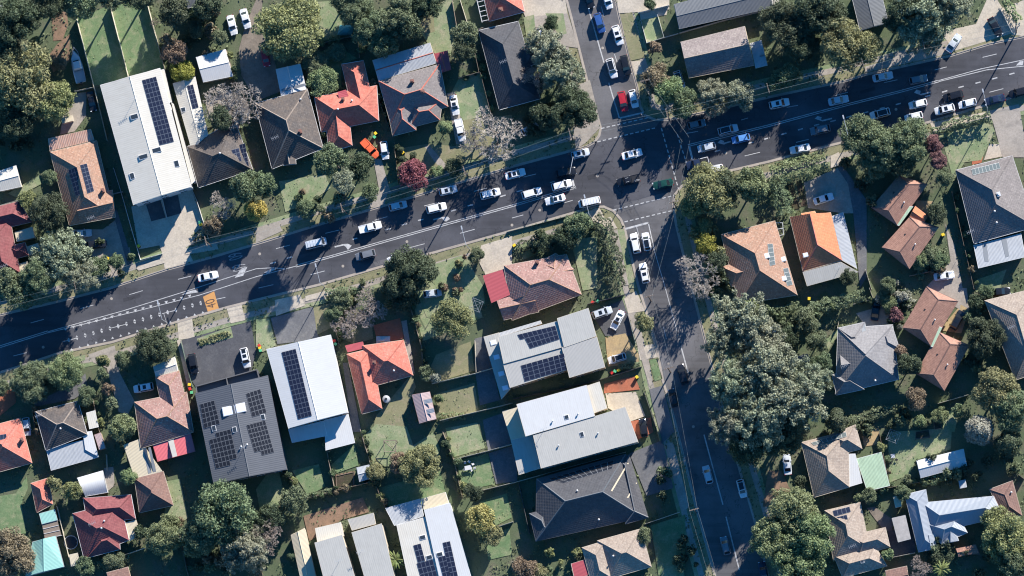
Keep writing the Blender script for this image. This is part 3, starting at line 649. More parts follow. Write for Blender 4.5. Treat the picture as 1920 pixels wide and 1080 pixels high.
        if openw or op.get('open'):
            for k, p in enumerate(wp):
                pb = MB(); pb.box((p.x, p.y, (zt - gt) / 2), (0.12, 0.12, zt - gt)); pb.obj('post', [M_WHITEP if gm == 'w' else M_WOOD], root, nb)
        else:
            b = MB(); b.add([Vector((p.x, p.y, 0)) for p in wp] + [Vector((p.x, p.y, zt)) for p in wp], [(i, (i + 1) % 4, (i + 1) % 4 + 4, i + 4) for i in range(4)] + [(4, 5, 6, 7)])
            h.walls.append(b.obj('wall', [WALLM[op.get('wall', wall)]], root, nb))
    if win and not openw:
        def inside(x, y, k0):
            for k, wp in enumerate(wallpolys):
                if k == k0: continue
                if any(in_tri(x, y, (wp[0], wp[j], wp[j + 1])) is not None for j in (1, 2)): return True
            return False
        for k, wp in enumerate(wallpolys):
            z = quads[k][3]; lev = [1.45] if z < 4.2 else [1.45, 4.2]
            if quads[k][2].get('open') or z < 2.3: continue
            for i in range(4):
                a, b = wp[i], wp[(i + 1) % 4]; t = (b - a); t.z = 0; L = t.length; t.normalize(); nrm = Vector((t.y, -t.x, 0))
                if nrm.dot(Vector((0.25, -1, 0))) < 0.15 or L < 2.8: continue
                nw = max(1, int(L / 3.6))
                for j in range(nw):
                    p = a + t * (L * (j + 0.5) / nw) + nrm * 0.02
                    if inside(p.x + nrm.x * 0.2, p.y + nrm.y * 0.2, k): continue
                    for zz in lev:
                        fm, gm_ = window_meshes(1.6, 1.2)
                        o = link('window', fm, root, Vector((p.x, p.y, zz)) + nb); o.rotation_euler.z = math.atan2(t.y, t.x) + math.pi
                        link('pane', gm_, o)
    e = quads[0][0][1] - quads[0][0][0]; h.ang = math.atan2(e.y, e.x); h.base = base; h.nb = nb
    return h
def rz(h, x, y):
    zs = [z for z in (in_tri(x, y, t) for t in h.tris) if z is not None]
    return max(zs) if zs else None
def onroof(h, px, py):
    z = 3.5; p = P(px, py, z)
    for _ in range(8):
        q = rz(h, p.x, p.y); z = q if q is not None else z; p = P(px, py, z)
    return p
def solar(h, s, nx, ny, mt=M_SOLAR, skip=(), lift=0.10, gap=0.02):
    a, b, c, d = [Vector(q) for q in pts(s)]
    W_ = [onroof(h, *q) for q in (a, b, c, d)]
    nrm = (W_[1] - W_[0]).cross(W_[3] - W_[0]).normalized()
    if nrm.z < 0: nrm = -nrm
    W_ = [q + nrm * lift for q in W_]
    def at(u, v): return W_[0].lerp(W_[1], u).lerp(W_[3].lerp(W_[2], u), v)
    for i in range(nx):
        for j in range(ny):
            if (i, j) in skip: continue
            g = gap
            q = [at((i + u) / nx, (j + v) / ny) for u, v in ((g, g), (1 - g, g), (1 - g, 1 - g), (g, 1 - g))]
            lo = [p - nrm * 0.05 for p in q]
            me = mesh('solar_panel', lo + q, [(4, 5, 6, 7), (0, 1, 5, 4), (1, 2, 6, 5), (2, 3, 7, 6), (3, 0, 4, 7)], [mt])
            uv = me.uv_layers.new(name='UVMap')
            for k, c_ in enumerate(((0, 0), (1, 0), (1, 1), (0, 1))): uv.data[k].uv = c_
            if me.polygons[0].normal.z < 0: me.flip_normals()
            link('solar_panel', me, h.roofs[0])
def chimney(h, s, w_=0.75, d_=0.6, ht=1.3, mt=None):
    for q in pts(s):
        p = onroof(h, *q); b = MB(); b.box((p.x, p.y, p.z + ht / 2 - 0.4), (w_, d_, ht + 0.8), h.ang); b.box((p.x, p.y, p.z + ht + 0.05), (w_ + 0.16, d_ + 0.16, 0.12), h.ang)
        b.box((p.x, p.y, p.z + ht + 0.19), (w_ * 0.5, d_ * 0.5, 0.16), h.ang); b.obj('chimney', [mt or M_BRICKC], h.roofs[0])
def skylight(h, s, w_=1.0, d_=1.6, white=False):
    for q in pts(s):
        p = onroof(h, *q)
        b = MB(); b.box((0, 0, 0), (w_ + 0.2, d_ + 0.2, 0.24)); fr = b.obj('skylight', [M_FRAME], h.roofs[0], p); fr.rotation_euler.z = h.ang
        g2 = MB(); g2.box((0, 0, 0.13), (w_, d_, 0.05)); ob = g2.obj('skylight_glass', [M_DOME if white else M_GLASS], h.roofs[0], p); ob.rotation_euler.z = h.ang
M_DOME = flat('skylight_acrylic', (0.68, 0.72, 0.80), 0.2)
def vent(h, s, mt=None, r=0.22):
    for q in pts(s):
        p = onroof(h, *q); b = MB(); b.tube(p - Vector((0, 0, 0.2)), p + Vector((0, 0, 0.3)), r * 0.6, r * 0.6, 8); b.tube(p + Vector((0, 0, 0.3)), p + Vector((0, 0, 0.42)), r, r * 1.1, 8); b.tube(p + Vector((0, 0, 0.42)), p + Vector((0, 0, 0.58)), r * 1.1, r * 0.4, 8)
        b.obj('roof_vent', [mt or M_WHITEP], h.roofs[0])
def antenna(h, s):
    for q in pts(s):
        p = onroof(h, *q); b = MB(); t = p + Vector((0, 0, 2.0)); b.tube(p - Vector((0, 0, 0.2)), t, 0.035, 0.035, 5)
        x = Vector((0.8, 0.35, 0)); y = Vector((-0.35, 0.8, 0)); b.tube(t - x, t + x, 0.03, 0.03, 4)
        for k in (-0.9, -0.45, 0, 0.45, 0.9): b.tube(t + x * k - y * 0.5, t + x * k + y * 0.5, 0.022, 0.022, 4)
        b.obj('antenna', [M_STEEL], h.roofs[0])
def strip(h, s, mt, lift=0.03):                       # a translucent or darker roof sheet, dish pad, painted-in lit face etc.
    q = [onroof(h, *k) for k in pts(s)]; c = [p + Vector((0, 0, lift)) for p in q]
    me = mesh('roof_sheet', c, [(0, 1, 2, 3)], [mt])
    if me.polygons[0].normal.z < 0: me.flip_normals()
    uv = me.uv_layers.new(name='UVMap')
    link('roof_sheet', me, h.roofs[0])
M_POLY = flat('polycarbonate_sheet', (0.22, 0.23, 0.235), 0.35)
# ---------------------------------------------------------------- every house, from the top left corner rightwards and down
h = H('house', 'orange-brown tiled hip house with two solar rows, left of the white duplex', 'house', [('10:375,60 725,-25 862,545 520,612',), ('10:575,420 842,345 866,548 600,598', 'gg', {'ez': 2.95})], 2.8, 22, T_ORANGE, 'brick', 'c')
solar(h, '10:600,158 650,146 705,352 655,372', 2, 7); solar(h, '10:512,195 578,172 632,365 570,392', 3, 6); chimney(h, '10:775,352'); antenna(h, '10:690,560')
H('annex', 'rusted corrugated lean-to on the north end of the orange-brown tiled house', 'annex', [('10:375,52 705,-28 680,-110 365,-40', 's')], 2.5, 5, T_RUST, 'brick', 'c', 0.1)
h = H('house', 'large white metal roofed duplex with a long four-wide solar array', 'house', [('188,160 300,128 359,350 250,384', 'gg', {'pitch': 6, 'cap': True}), ('300,132 308,130 322,190 315,193', 's', {'ez': 5.0, 'rise': .1}), ('321,192 326,196 366,338 359,345', 's', {'ez': 5.0, 'rise': .1})], 6.7, 6, T_WHITE, 'white', 'w', 0.3)
solar(h, '00:1065,602 1170,574 1305,1063 1197,1090', 4, 14); skylight(h, '00:1008,875 1080,830 10:1,1'.split(' 10')[0]); skylight(h, '10:1075,95 1175,45', 0.9, 1.9); skylight(h, '10:992,240 1325,147', 1.3, .9)
antenna(h, '00:1010,745')
h = H('house', 'narrow white metal roofed rear wing with ten solar panels beside the white duplex', 'house', [('00:1297,628 1465,578 1560,1010 1440,1130', 'gg', {'pitch': 9})], 2.9, 9, T_WHITE, 'cream', 'w', .3)
solar(h, '00:1402,645 1447,632 1490,805 1445,818', 2, 5); skylight(h, '00:1375,822', .9, .9)
h = H('house', 'dark tiled hip house with staggered panels beside the bare tree, right of the white duplex', 'house', [('351,275 440,226 474,318 372,352',)], 2.8, 23, T_DARK, 'brick', 'w')
solar(h, '10:1735,45 1790,30 1850,190 1795,205'.replace('1850,190 1795,205', '1812,128 1760,140'), 2, 3); solar(h, '10:1795,5 1838,-5 1868,165 1825,178', 2, 5); vent(h, '10:1650,70')
h = H('garage', 'bright white gabled metal garage by the gravel drive near the top left', 'garage', [('00:1470,430 1690,370 1745,570 1525,615', 'gg', {'pitch': 8})], 2.6, 8, T_WHITE2, 'cream', 'w', .1, win=False)
h = H('shed', 'white metal roofed shed behind the dark mossy hip house', 'shed', [('01:150,520 330,480 377,670 190,720', 'gg', {'pitch': 8})], 2.5, 8, T_WHITE2, 'grey', 'w', .1, win=False)
strip(h, '01:190,668 365,625 370,645 195,692', M_POLY)
h = H('house', 'mossy dark brown hip roofed house with pale ridge lines and a small front gable', 'house', [('478,194 576,167 606,278 510,317',), ('11:170,0 285,-30 300,148 205,160', 'hg', {'ez': 2.85})], 2.8, 23, T_DARK, 'brick', 'w', cap=T_TAUPE)
chimney(h, '01:335,990'); antenna(h, '01:150,1040'); vent(h, '01:335,745')
h = H('house', 'terracotta red house with long north wing, beside the orange ute', 'house', [('01:438,727 905,640 921,905 490,990', 'hh'), ('01:640,482 806,455 905,880 745,920', 'hh'), ('01:500,740 680,700 722,1090 548,1140', 'hh')], 2.8, 24, T_RED, 'brick', 'w', cap=T_TERRA)
vent(h, '01:615,820 720,755'); chimney(h, '01:655,745', .6, .6, .8); strip(h, '01:612,690 675,672 695,720 622,738', T_MARM)
h = H('house', 'grey tiled house with terracotta ridge lines, white rear roof and two chimneys', 'house', [('01:920,608 1378,480 1440,800 1010,930',), ('01:975,760 1195,720 1200,975 1025,1020',), ('01:1130,760 1400,740 1378,900 1150,960',), ('01:875,452 1305,320 1352,475 920,605', 'gg!', {'mt': T_PALEB, 'pitch': 4, 'ez': 2.7}), ('01:1335,405 1436,380 1462,520 1385,545', 'gg', {'mt': T_MARM, 'pitch': 5, 'ez': 2.6, 'gut': 'r'})], 2.9, 24, T_GREY, 'brick', 'c', cap=T_TERRA)
chimney(h, '01:1175,612 1255,690')
h = H('house', 'charcoal tiled long hip house beside the driveway, west of the north side street', 'house', [('897,57 972,40 1013,185 936,206',), ('975,92 1000,82 1016,116 985,126', 'hh')], 2.9, 23, T_CHAR, 'brick', 'w'); antenna(h, '01:1860,470')
h = H('house', 'terracotta roof corner with white slatted pergola at the top edge', 'house', [('901,-32 966,-48 984,22 917,40',)], 2.8, 24, T_TERRA, 'brick', 'w'); chimney(h, '01:1840,75', .8, .8, 1.2)
b = MB()
pg = empty('pergola', P(897, 20)); tag(pg, 'white slatted pergola frame against the terracotta roof at the top edge', 'pergola')
for k in range(6):
    a, c = P(894 + k * 1.8, -5 + k * 9, 2.6), P(905 + k * 2.2, -8 + k * 9, 2.6); b = MB(); b.tube(a, c, .09, .09, 4); b.obj('slat', [M_WHITEP], pg, -P(897, 20))
b = MB(); b.tube(P(893, -5, 2.6), P(904, 42, 2.6), .1, .1, 4); b.tube(P(904, 42, 2.6), P(904, 42, 0), .07, .07, 4); b.obj('frame', [M_WHITEP], pg, -P(897, 20))
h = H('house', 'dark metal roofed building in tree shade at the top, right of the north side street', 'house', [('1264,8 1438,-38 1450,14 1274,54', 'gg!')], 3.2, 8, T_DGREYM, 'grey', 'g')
h = H('house', 'weathered pinkish brown gabled tile house with pale annex, north of the main road', 'house', [('02:1265,315 1745,197 1815,490 1327,585', 'gg!'), ('02:1785,326 1870,302 1916,490 1828,512', 's', {'mt': T_PALEB, 'ez': 2.6, 'rise': .3})], 2.9, 22, T_WEATH, 'cream', 'c', cap=T_TAUPE)
strip(h, '02:1855,418 1895,405 1898,418 1858,430', M_POLY)
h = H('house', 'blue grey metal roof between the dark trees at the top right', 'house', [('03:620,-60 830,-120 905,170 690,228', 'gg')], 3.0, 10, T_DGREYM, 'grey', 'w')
h = H('house', 'white metal roof fragment at the top, right of the dark metal roofed building', 'house', [('1438,-20 1458,-25 1462,8 1442,14', 'gg')], 2.6, 6, T_WHITE, 'grey', 'w', win=False)
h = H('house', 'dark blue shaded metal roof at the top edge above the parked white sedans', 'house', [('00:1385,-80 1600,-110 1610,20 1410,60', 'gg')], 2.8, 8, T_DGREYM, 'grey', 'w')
h = H('shed', 'cream gabled metal shed at the left edge north of the maroon house', 'shed', [('10:-40,215 120,162 160,318 0,352', 'gg!', {'pitch': 10})], 2.6, 10, T_WHITE, 'cream', 'w', .1, win=False)
h = H('house', 'maroon tiled house with cream balconies at the left edge', 'house', [('10:-150,500 140,430 238,585 -90,660',), ('10:-160,600 75,560 152,965 -60,1030',), ('10:60,770 188,738 216,835 100,865', 'hh')], 3.4, 23, T_MAROON, 'cream', 'c')
antenna(h, '10:40,920')
for s, lb in (('10:112,662 240,622 258,700 128,732', 'cream flat roofed balcony nearest the maroon house north gable'), ('10:198,772 282,745 302,800 216,835', 'cream flat roofed balcony beside the small maroon bay'), ('10:136,902 205,882 217,950 152,972', 'cream flat roofed balcony at the south end of maroon house')):
    H('balcony', lb, 'balcony', [(s, 's', {'rise': .1})], 2.6, 3, T_CREAM, 'cream', 'c', .05, win=False)
# ---- middle band
h = H('house', 'brown tiled corner house with maroon lean-to, south of the main road', 'house', [('945,498 1062,477 1090,552 960,601',), ('1010,492 1042,475 1076,505 1040,560', 'hh'), ('930,560 1000,545 1010,585 945,600', 'gg', {'ez': 2.85}), ('906,517 960,500 984,541 922,568', 's', {'mt': T_MARM, 'ez': 2.6, 'rise': .5, 'gut': 'r'})], 2.9, 22, T_PINK, 'brick', 'c', cap=T_ORANGE)
chimney(h, '12:190,890'); strip(h, '22:0,92 95,58 185,100 60,138', T_TAUPE)  # taupe sheet paints in the sunlit face of the small dormer
h = H('house', 'orange brown tiled hip house with white skylights, east of the south side street', 'house', [('1453,414 1495,553 1386,570 1352,440', 'hh!'), ('1352,500 1410,486 1420,525 1372,537', 'hg', {'ez': 2.95})], 2.9, 22, T_ORANGE, 'brick', 'c')
solar(h, '13:-5,750 35,748 55,905 12,915', 1, 5, M_SOLARC); solar(h, '13:112,935 150,928 185,1055 142,1065', 1, 4, M_SOLARC); skylight(h, '13:110,865 115,1010', .9, 1.3, True); skylight(h, '12:1905,840', 1, 1.4, True)
H('awning', 'small red striped awning on the orange brown hip house', 'awning', [('1394,556 1438,545 1441,560 1398,570', 's', {'rise': .3})], 2.3, 10, T_PINKM, 'brick', 'r', .1, win=False, openw=True)
pg = empty('pergola', P(1462, 430)); tag(pg, 'small open white framed pergola between the two orange roofed houses', 'pergola')
for a, c in (('13:55,592', '13:110,590'), ('13:60,640', '13:112,632'), ('13:66,690', '13:116,680'), ('13:55,592', '13:66,690'), ('13:110,590', '13:116,680')):
    b = MB(); b.tube(P(*pts(a)[0], 2.5), P(*pts(c)[0], 2.5), .08, .08, 4); b.obj('beam', [M_WHITEP], pg, -P(1462, 430))
h = H('house', 'bright orange and red tiled house with pale metal verandahs', 'house', [('13:470,515 556,872 262,955 163,548', 'gh!'), ('13:250,520 350,503 365,540 260,560', 'gg', {'ez': 2.85}), ('13:668,935 565,512 482,545 556,872', 's', {'mt': T_PALEB, 'ez': 2.4, 'rise': .4}), ('13:295,1065 677,960 545,887 263,962', 's', {'mt': T_GREYM, 'ez': 2.35, 'rise': .4})], 2.8, 23, T_SALMON, 'yellow', 'c', cap=T_TERRA)
skylight(h, '13:292,830', .8, 1.6, True); antenna(h, '13:535,930')
for q in range(10):
    pass
VL = [('13:775,475 980,238 1195,302 972,612', 'brown tiled villa nearest the main road, its north hip glowing orange'), ('13:855,775 1062,548 1280,624 1060,937', 'second brown tiled villa from the main road, touching the first at a pale gutter'),
      ('23:1010,297 1190,-10 1425,100 1222,437', 'third brown tiled villa from the main road, beside the curved driveway'), ('23:1110,640 1282,330 1510,430 1322,770', 'southernmost brown tiled villa of the row of four')]
for s, lb in VL:
    h = H('villa', lb, 'house', [(s, 'hh!', {'hin': .45})], 3.0, 19, T_VILLA, 'brick', 'b', group='row of brown villas', cap=T_BROWN)
    c = pts(s); mx = sum(p[0] for p in c) / 4; my = sum(p[1] for p in c) / 4
    strip(h, '%g,%g %g,%g %g,%g %g,%g' % (mx - 12, my - 10, mx - 9, my - 13, mx - 7, my - 11, mx - 10, my - 8), M_BLACK); vent(h, '%g,%g' % (mx + 10, my + 8), r=.18)
for s, lb in (('13:1060,470 1088,470 985,612 970,606', 'pale green metal link roof between the two northern brown villas'), ('23:1285,292 1305,300 1238,440 1222,436', 'pale green metal link roof between the two southern brown villas')):
    H('link_roof', lb, 'roof', [(s, 's', {'rise': .1})], 3.3, 3, T_LGREEN, 'brick', 'w', .05, win=False)
H('porch', 'orange north end roof of the second brown villa, sunlit tone in its colour', 'porch', [('13:1062,548 1105,465 1200,540 1160,610', 'gg')], 2.7, 15, T_SALMON, 'brick', 'b', .2, win=False)  # added roof piece; its bright orange stands for the villa's sunlit north hip
h = H('house', 'grey tiled hip house at the right edge with pale striped patio roof', 'house', [('1898,292 1942,425 1826,457 1792,319', 'hh!'), ('1826,460 1914,438 1922,482 1835,503', 's', {'mt': T_PALEB, 'ez': 2.4, 'rise': .4})], 2.9, 23, T_GREY, 'brick', 'w')
solar(h, '13:1525,190 1732,140 1745,185 1537,237', 8, 1, M_SOLARC); vent(h, '13:1700,505 1715,590'); chimney(h, '13:1730,378', .9, .7, .5, M_WHITEP); antenna(h, '13:1520,665')
for s in ('13:1605,745 1640,738 1655,880 1625,885', '13:1750,708 1785,700 1810,840 1780,850'): strip(h, s, M_POLY)
h = H('house', 'light grey tiled multi-gabled villa, west of the southern brown villas', 'house', [('23:525,303 935,275 980,685 505,800', 'hh'), ('23:525,300 725,256 765,450 545,490', 'hh'), ('23:540,480 780,440 790,650 560,690', 'gg'), ('23:480,650 668,608 720,760 515,803', 'hh'), ('23:800,330 930,280 985,450 860,500', 'hh')], 3.0, 24, T_LGREY, 'grey', 'w')
strip(h, '23:690,265 725,258 735,320 705,330', M_POLY); antenna(h, '23:575,590'); vent(h, '23:805,695')
h = H('house', 'taupe brown tiled house cut by the right edge, behind dark round tree', 'house', [('23:1625,95 2010,0 2130,600 1855,690', 'hh')], 2.9, 22, T_TAUPE, 'brick', 'c'); antenna(h, '23:1825,300')
# ---- lower left
h = H('house', 'terracotta hip house at the left edge with small solar pair', 'house', [('-45,806 38,784 60,868 -20,890',)], 2.8, 23, T_TERRA, 'brick', 'c'); solar(h, '30:0,22 48,15 52,52 0,62', 2, 1); chimney(h, '30:168,60')
h = H('house', 'dark brown hip house with blue-white rear roof near the left edge', 'house', [('66,772 146,752 164,815 86,845',), ('30:348,130 625,60 735,190 385,288', 's', {'mt': T_PALEB, 'ez': 2.3, 'rise': .0}), ('20:648,938 712,920 738,1040 672,1056', 's', {'mt': T_WHITE, 'ez': 2.5, 'rise': .1}), ('30:622,5 688,-5 738,185 642,130', 's', {'mt': T_WHITE2, 'ez': 2.5, 'rise': .1})], 2.8, 23, T_DARK, 'brick', 'w', cap=T_TAUPE)
vent(h, '20:455,1055'); antenna(h, '20:300,960')
H('garden_shed', 'small brown flat roofed shed right of the blue-white rear roof', 'shed', [('30:708,22 755,5 790,120 745,135', 's', {'rise': .1})], 2.2, 3, T_MAUVE, 'tan', 'b', .05, win=False)
h = H('house', 'pinkish brown tiled house with red patio roof, left of the slate duplex', 'house', [('291,707 336,695 360,800 314,812', 'hh'), ('252,754 350,735 363,810 264,841', 'hh')], 2.8, 23, T_PINK, 'brick', 'c', cap=T_ORANGE)
h2 = H('patio_cover', 'faded red metal patio cover with a grey centre sheet', 'patio cover', [('30:1145,92 1430,10 1462,145 1182,220', 's', {'rise': -.25})], 2.6, 3, T_PINKM, 'brick', 'r', .2, win=False, openw=True); strip(h2, '30:1260,62 1300,50 1330,180 1295,190', T_GREYM)
h2 = H('carport', 'cream ribbed flat carport roof west of the faded red patio cover', 'carport', [('30:928,100 1045,55 1215,292 1012,345', 's', {'rise': .1})], 2.6, 3, T_CREAM, 'brick', 'c', .2, win=False, openw=True); strip(h2, '30:1075,128 1098,122 1138,305 1112,312', M_POLY); strip(h2, '30:1112,118 1130,113 1172,296 1150,302', M_POLY)
H('carport', 'small white and grey gabled carport at the pinkish brown house drive', 'carport', [('20:1150,590 1310,517 1336,630 1172,670', 'gg!')], 2.5, 10, T_WHITE, 'cream', 'w', .1, win=False)
H('garage', 'brown tiled hip roofed garage south of the cream carport', 'garage', [('30:1008,348 1225,296 1300,550 1045,606',)], 2.7, 24, T_BROWN, 'brick', 'c', win=False)
h = H('house', 'maroon tiled house with cream corner patio at the bottom left', 'house', [('30:545,612 900,520 967,810 630,950',), ('30:625,495 982,470 1016,650 655,690',), ('30:720,745 890,705 900,880 650,945',)], 2.8, 23, T_MAROON, 'brick', 'w'); vent(h, '30:762,722 783,668'); antenna(h, '30:700,690')
H('patio_cover', 'cream flat patio cover on the bottom left maroon house', 'patio cover', [('30:938,682 1020,660 1056,772 970,816', 's', {'rise': .1})], 2.5, 3, T_CREAM, 'cream', 'c', .1, win=False, openw=True)
H('carport', 'white barrel vaulted carport north of the bottom left maroon house', 'carport', [('30:580,345 770,290 806,452 640,482', 'b', {'rise': .8})], 2.2, 3, T_WHITE2, 'grey', 'w', .05, win=False)
H('garage', 'narrow terracotta tiled garage beside the left lawn', 'garage', [('30:230,385 360,345 396,540 275,606',)], 2.6, 24, T_RED, 'brick', 'c', win=False, cap=T_TERRA)
H('shed', 'small teal roofed lean-to behind the narrow terracotta garage', 'shed', [('30:295,612 410,580 430,660 316,690', 's', {'rise': .2})], 2.3, 3, T_TEAL, 'grey', 'g', .05, win=False)
H('shed', 'large shed with pale teal and dark green metal roof at bottom left', 'shed', [('30:245,825 415,780 478,1010 190,1085', 'gg', {'pitch': 12})], 2.7, 12, T_TEAL, 'grey', 'g', .1, win=False).roofs[0]
pg = empty('pergola', P(98, 995)); tag(pg, 'brown panelled pergola with white rails between the teal and green sheds', 'pergola')
q = [P(x, y, 2.3) for x, y in pts('30:315,692 430,662 460,775 336,800')]; b = MB(); b.add(q + [p - Vector((0, 0, .08)) for p in q], [(0, 3, 2, 1), (0, 1, 5, 4), (1, 2, 6, 5), (2, 3, 7, 6), (3, 0, 4, 7)]); b.obj('panel', [M_WOOD], pg, -P(98, 995))
for t in (0, .33, .66, 1):
    b = MB(); b.tube(q[0].lerp(q[3], t) + Vector((0, 0, .06)), q[1].lerp(q[2], t) + Vector((0, 0, .06)), .07, .07, 4); b.obj('rail', [M_WHITEP], pg, -P(98, 995))
for p in q:
    b = MB(); b.tube(p, Vector((p.x, p.y, 0)), .06, .06, 4); b.obj('post', [M_WHITEP], pg, -P(98, 995))
H('garden_shed', 'small cream box shed near the black round trampoline', 'shed', [('30:520,922 582,908 600,990 535,1006', 's', {'rise': .1})], 2.1, 3, T_CREAM, 'cream', 'c', .03, win=False)
H('house', 'brown roof with grey skylight strip at the bottom edge, left', 'house', [('30:800,1055 960,1012 1000,1160 840,1200', 'gg')], 2.7, 15, T_BROWN, 'brick', 'c', win=False)
h = H('house', 'slate grey duplex with four solar arrays and twin white skylights', 'house', [('366,738 502,704 537,880 401,908', 'gg', {'pitch': 7})], 5.7, 7, T_CHARM, 'dark', 'd', .25)
solar(h, '20:1500,872 1606,842 1650,1018 1532,1054', 4, 5, M_SOLARB); solar(h, '461,738 488,729 500,774 473,782', 4, 5, M_SOLARB); solar(h, '30:1560,22 1728,-22 1786,235 1620,275', 6, 7, M_SOLARB, ((4, 6), (5, 6), (0, 0), (1, 0))); solar(h, '462,797 497,788 514,848 480,857', 6, 7, M_SOLARB, ((0, 6), (1, 6)))
skylight(h, '20:1712,922 1800,900', 1.9, 2.4, True); skylight(h, '20:1605,1052 1760,1062', 1.1, .8); skylight(h, '493,782', 1.1, .8); antenna(h, '30:1830,120'); vent(h, '30:1810,110 1855,95')
fb = empty('front_balcony', P(430, 705)); tag(fb, 'charcoal walled twin balcony on the front of the slate grey duplex', 'balcony')
q = [P(x, y, 3.2) for x, y in pts('20:1475,740 1930,615 1950,690 1480,800')]; fbn = -P(430, 705)
b = MB(); b.add(q + [Vector((p.x, p.y, 0)) for p in q], [(0, 3, 2, 1), (0, 1, 5, 4), (1, 2, 6, 5), (2, 3, 7, 6), (3, 0, 4, 7)]); b.obj('balcony_floor', [T_CHARM], fb, fbn)
for i, j in ((0, 1), (3, 0), (1, 2)):
    b = MB(); a, c = q[i], q[j]; d_ = (c - a); b.box(((a + c) / 2 + Vector((0, 0, .5))), (d_.length, .22, 1.0), math.atan2(d_.y, d_.x)); b.obj('parapet', [WALLM['dark']], fb, fbn)
a, c = q[0].lerp(q[1], .5), q[3].lerp(q[2], .5); d_ = c - a; b = MB(); b.box(((a + c) / 2 + Vector((0, 0, .6))), (d_.length, .2, 1.2), math.atan2(d_.y, d_.x)); b.obj('dividing_wall', [WALLM['dark']], fb, fbn)
h = H('house', 'bright white metal duplex with a long western solar strip, beside the slate duplex', 'house', [('500,655 620,628 652,773 541,803', 'gg', {'pitch': 5}), ('541,805 606,789 613,817 548,830', 's', {'ez': 3.0, 'rise': .05}), ('608,788 653,777 665,830 611,844', 's', {'ez': 2.9, 'rise': .05})], 5.9, 5, T_WHITE2, 'white', 'w', .3)
solar(h, '21:192,482 298,456 420,958 316,985', 4, 14)
h = H('house', 'bright terracotta L-shaped house with terracotta patio, south of the main road', 'house', [('21:800,432 1107,390 1178,655 850,745',), ('21:680,497 862,455 946,905 792,945',), ('21:670,432 800,402 812,452 690,482', 's', {'mt': T_MARM, 'ez': 2.5, 'rise': .2, 'gut': 'r'})], 2.8, 23, T_TERRA, 'brick', 'c', cap=T_RED)
chimney(h, '21:890,560', .6, .6, .9); vent(h, '21:1035,620'); 
h = H('shed', 'mauve gabled shed with pale skylight sheets on the back lawn', 'shed', [('21:1170,802 1303,778 1352,982 1226,1016', 'gg', {'pitch': 12})], 2.5, 12, T_MAUVE, 'tan', 'b', .1, win=False)
for s in ('21:1255,840 1318,828 1325,858 1262,870', '21:1275,912 1332,900 1340,932 1284,945'): strip(h, s, T_PALEB)
H('garden_shed', 'small grey metal garden shed by the vegetable patch', 'shed', [('31:755,268 850,245 866,345 775,372', 'gg!')], 2.2, 8, T_PALEB, 'grey', 'g', .05, win=False)
# ---- modern pair by the south side street
h = H('house', 'grey and taupe modern duplex with two solar arrays, west of south side street', 'house', [('934,632 1052,600 1058,650 945,682', 's', {'rise': .25, 'mt': T_GREYM}), ('944,682 1058,651 1068,692 957,727', 's', {'rise': .25, 'mt': T_TAUPEM}), ('1045,597 1103,578 1118,630 1058,651', 's', {'ez': 6.3, 'rise': .1, 'mt': T_GREYM}), ('1054,652 1119,632 1134,688 1068,708', 's', {'ez': 6.3, 'rise': .1, 'mt': T_TAUPEM}), ('907,632 936,624 957,728 940,748', 's', {'ez': 3.4, 'rise': .1, 'mt': T_GREYM}), ('936,624 1013,601 1016,607 936,632', 's', {'ez': 3.3, 'rise': .1, 'mt': T_PALEB})], 5.8, 4, T_GREYM, 'tan', 'c', .2)
solar(h, '22:40,350 325,282 355,385 105,465', 8, 3, M_SOLAR, ((0, 2), (0, 1))); solar(h, '22:65,582 390,490 415,612 95,702', 8, 4)
skylight(h, '21:1780,410 1805,518 1840,642 1870,748', 1.2, .9, True)
b = MB()
h = H('house', 'white flat roofed modern duplex beside terracotta driveway, with small roof vents', 'house', [('969,758 1100,722 1115,780 986,818', 's', {'rise': .2, 'mt': T_WHITE2}), ('1100,724 1124,716 1138,765 1112,775', 's', {'ez': 5.2, 'rise': .1, 'mt': T_WHITE}), ('1000,816 1172,763 1196,828 1015,878', 's', {'rise': .2, 'mt': T_GREYM}), ('942,772 970,764 986,818 958,825', 's', {'ez': 3.2, 'rise': .1, 'mt': T_CREAM}), ('958,825 1000,815 1015,877 973,890', 's', {'ez': 3.2, 'rise': .1, 'mt': T_GREYM})], 5.9, 4, T_WHITE2, 'cream', 'c', .15)
skylight(h, '22:410,968', .8, .8); vent(h, '22:305,998 495,945 32:350,100'.split(' 32')[0], M_STEEL, .2); skylight(h, '32:525,18', .7, 1); vent(h, '32:350,102 645,10', M_STEEL, .2); antenna(h, '22:240,1062')
h = H('house', 'dark slate hip house with flush solar tiles, below the white flat roofed duplex', 'house', [('32:185,352 852,165 985,640 178,820',), ('32:130,612 255,580 380,760 178,815', 'hh'), ('32:790,200 880,170 1022,640 850,690', 'hh', {'ez': 2.95})], 3.1, 23, T_CHAR, 'dark', 'd', cap=T_DGREYM)
solar(h, '32:270,352 765,212 735,340 480,415'.replace('735,340 480,415', '755,275 385,385'), 10, 3, M_SOLARB, lift=.05); vent(h, '32:490,440 652,657')
for s in ('32:742,440 868,228 876,234 752,446', '32:862,492 932,378 938,384 872,496'): strip(h, s, T_CREAM, .06)
h = H('house', 'taupe tiled house with maroon patio roof at the bottom edge', 'house', [('32:640,815 968,725 1045,1010 730,1100',), ('32:525,868 700,815 760,1100 600,1150',), ('32:445,988 680,917 706,1030 470,1105', 's', {'mt': T_MARM, 'ez': 2.5, 'rise': .1})], 2.8, 23, T_TAUPE, 'brick', 'c'); vent(h, '32:760,930')
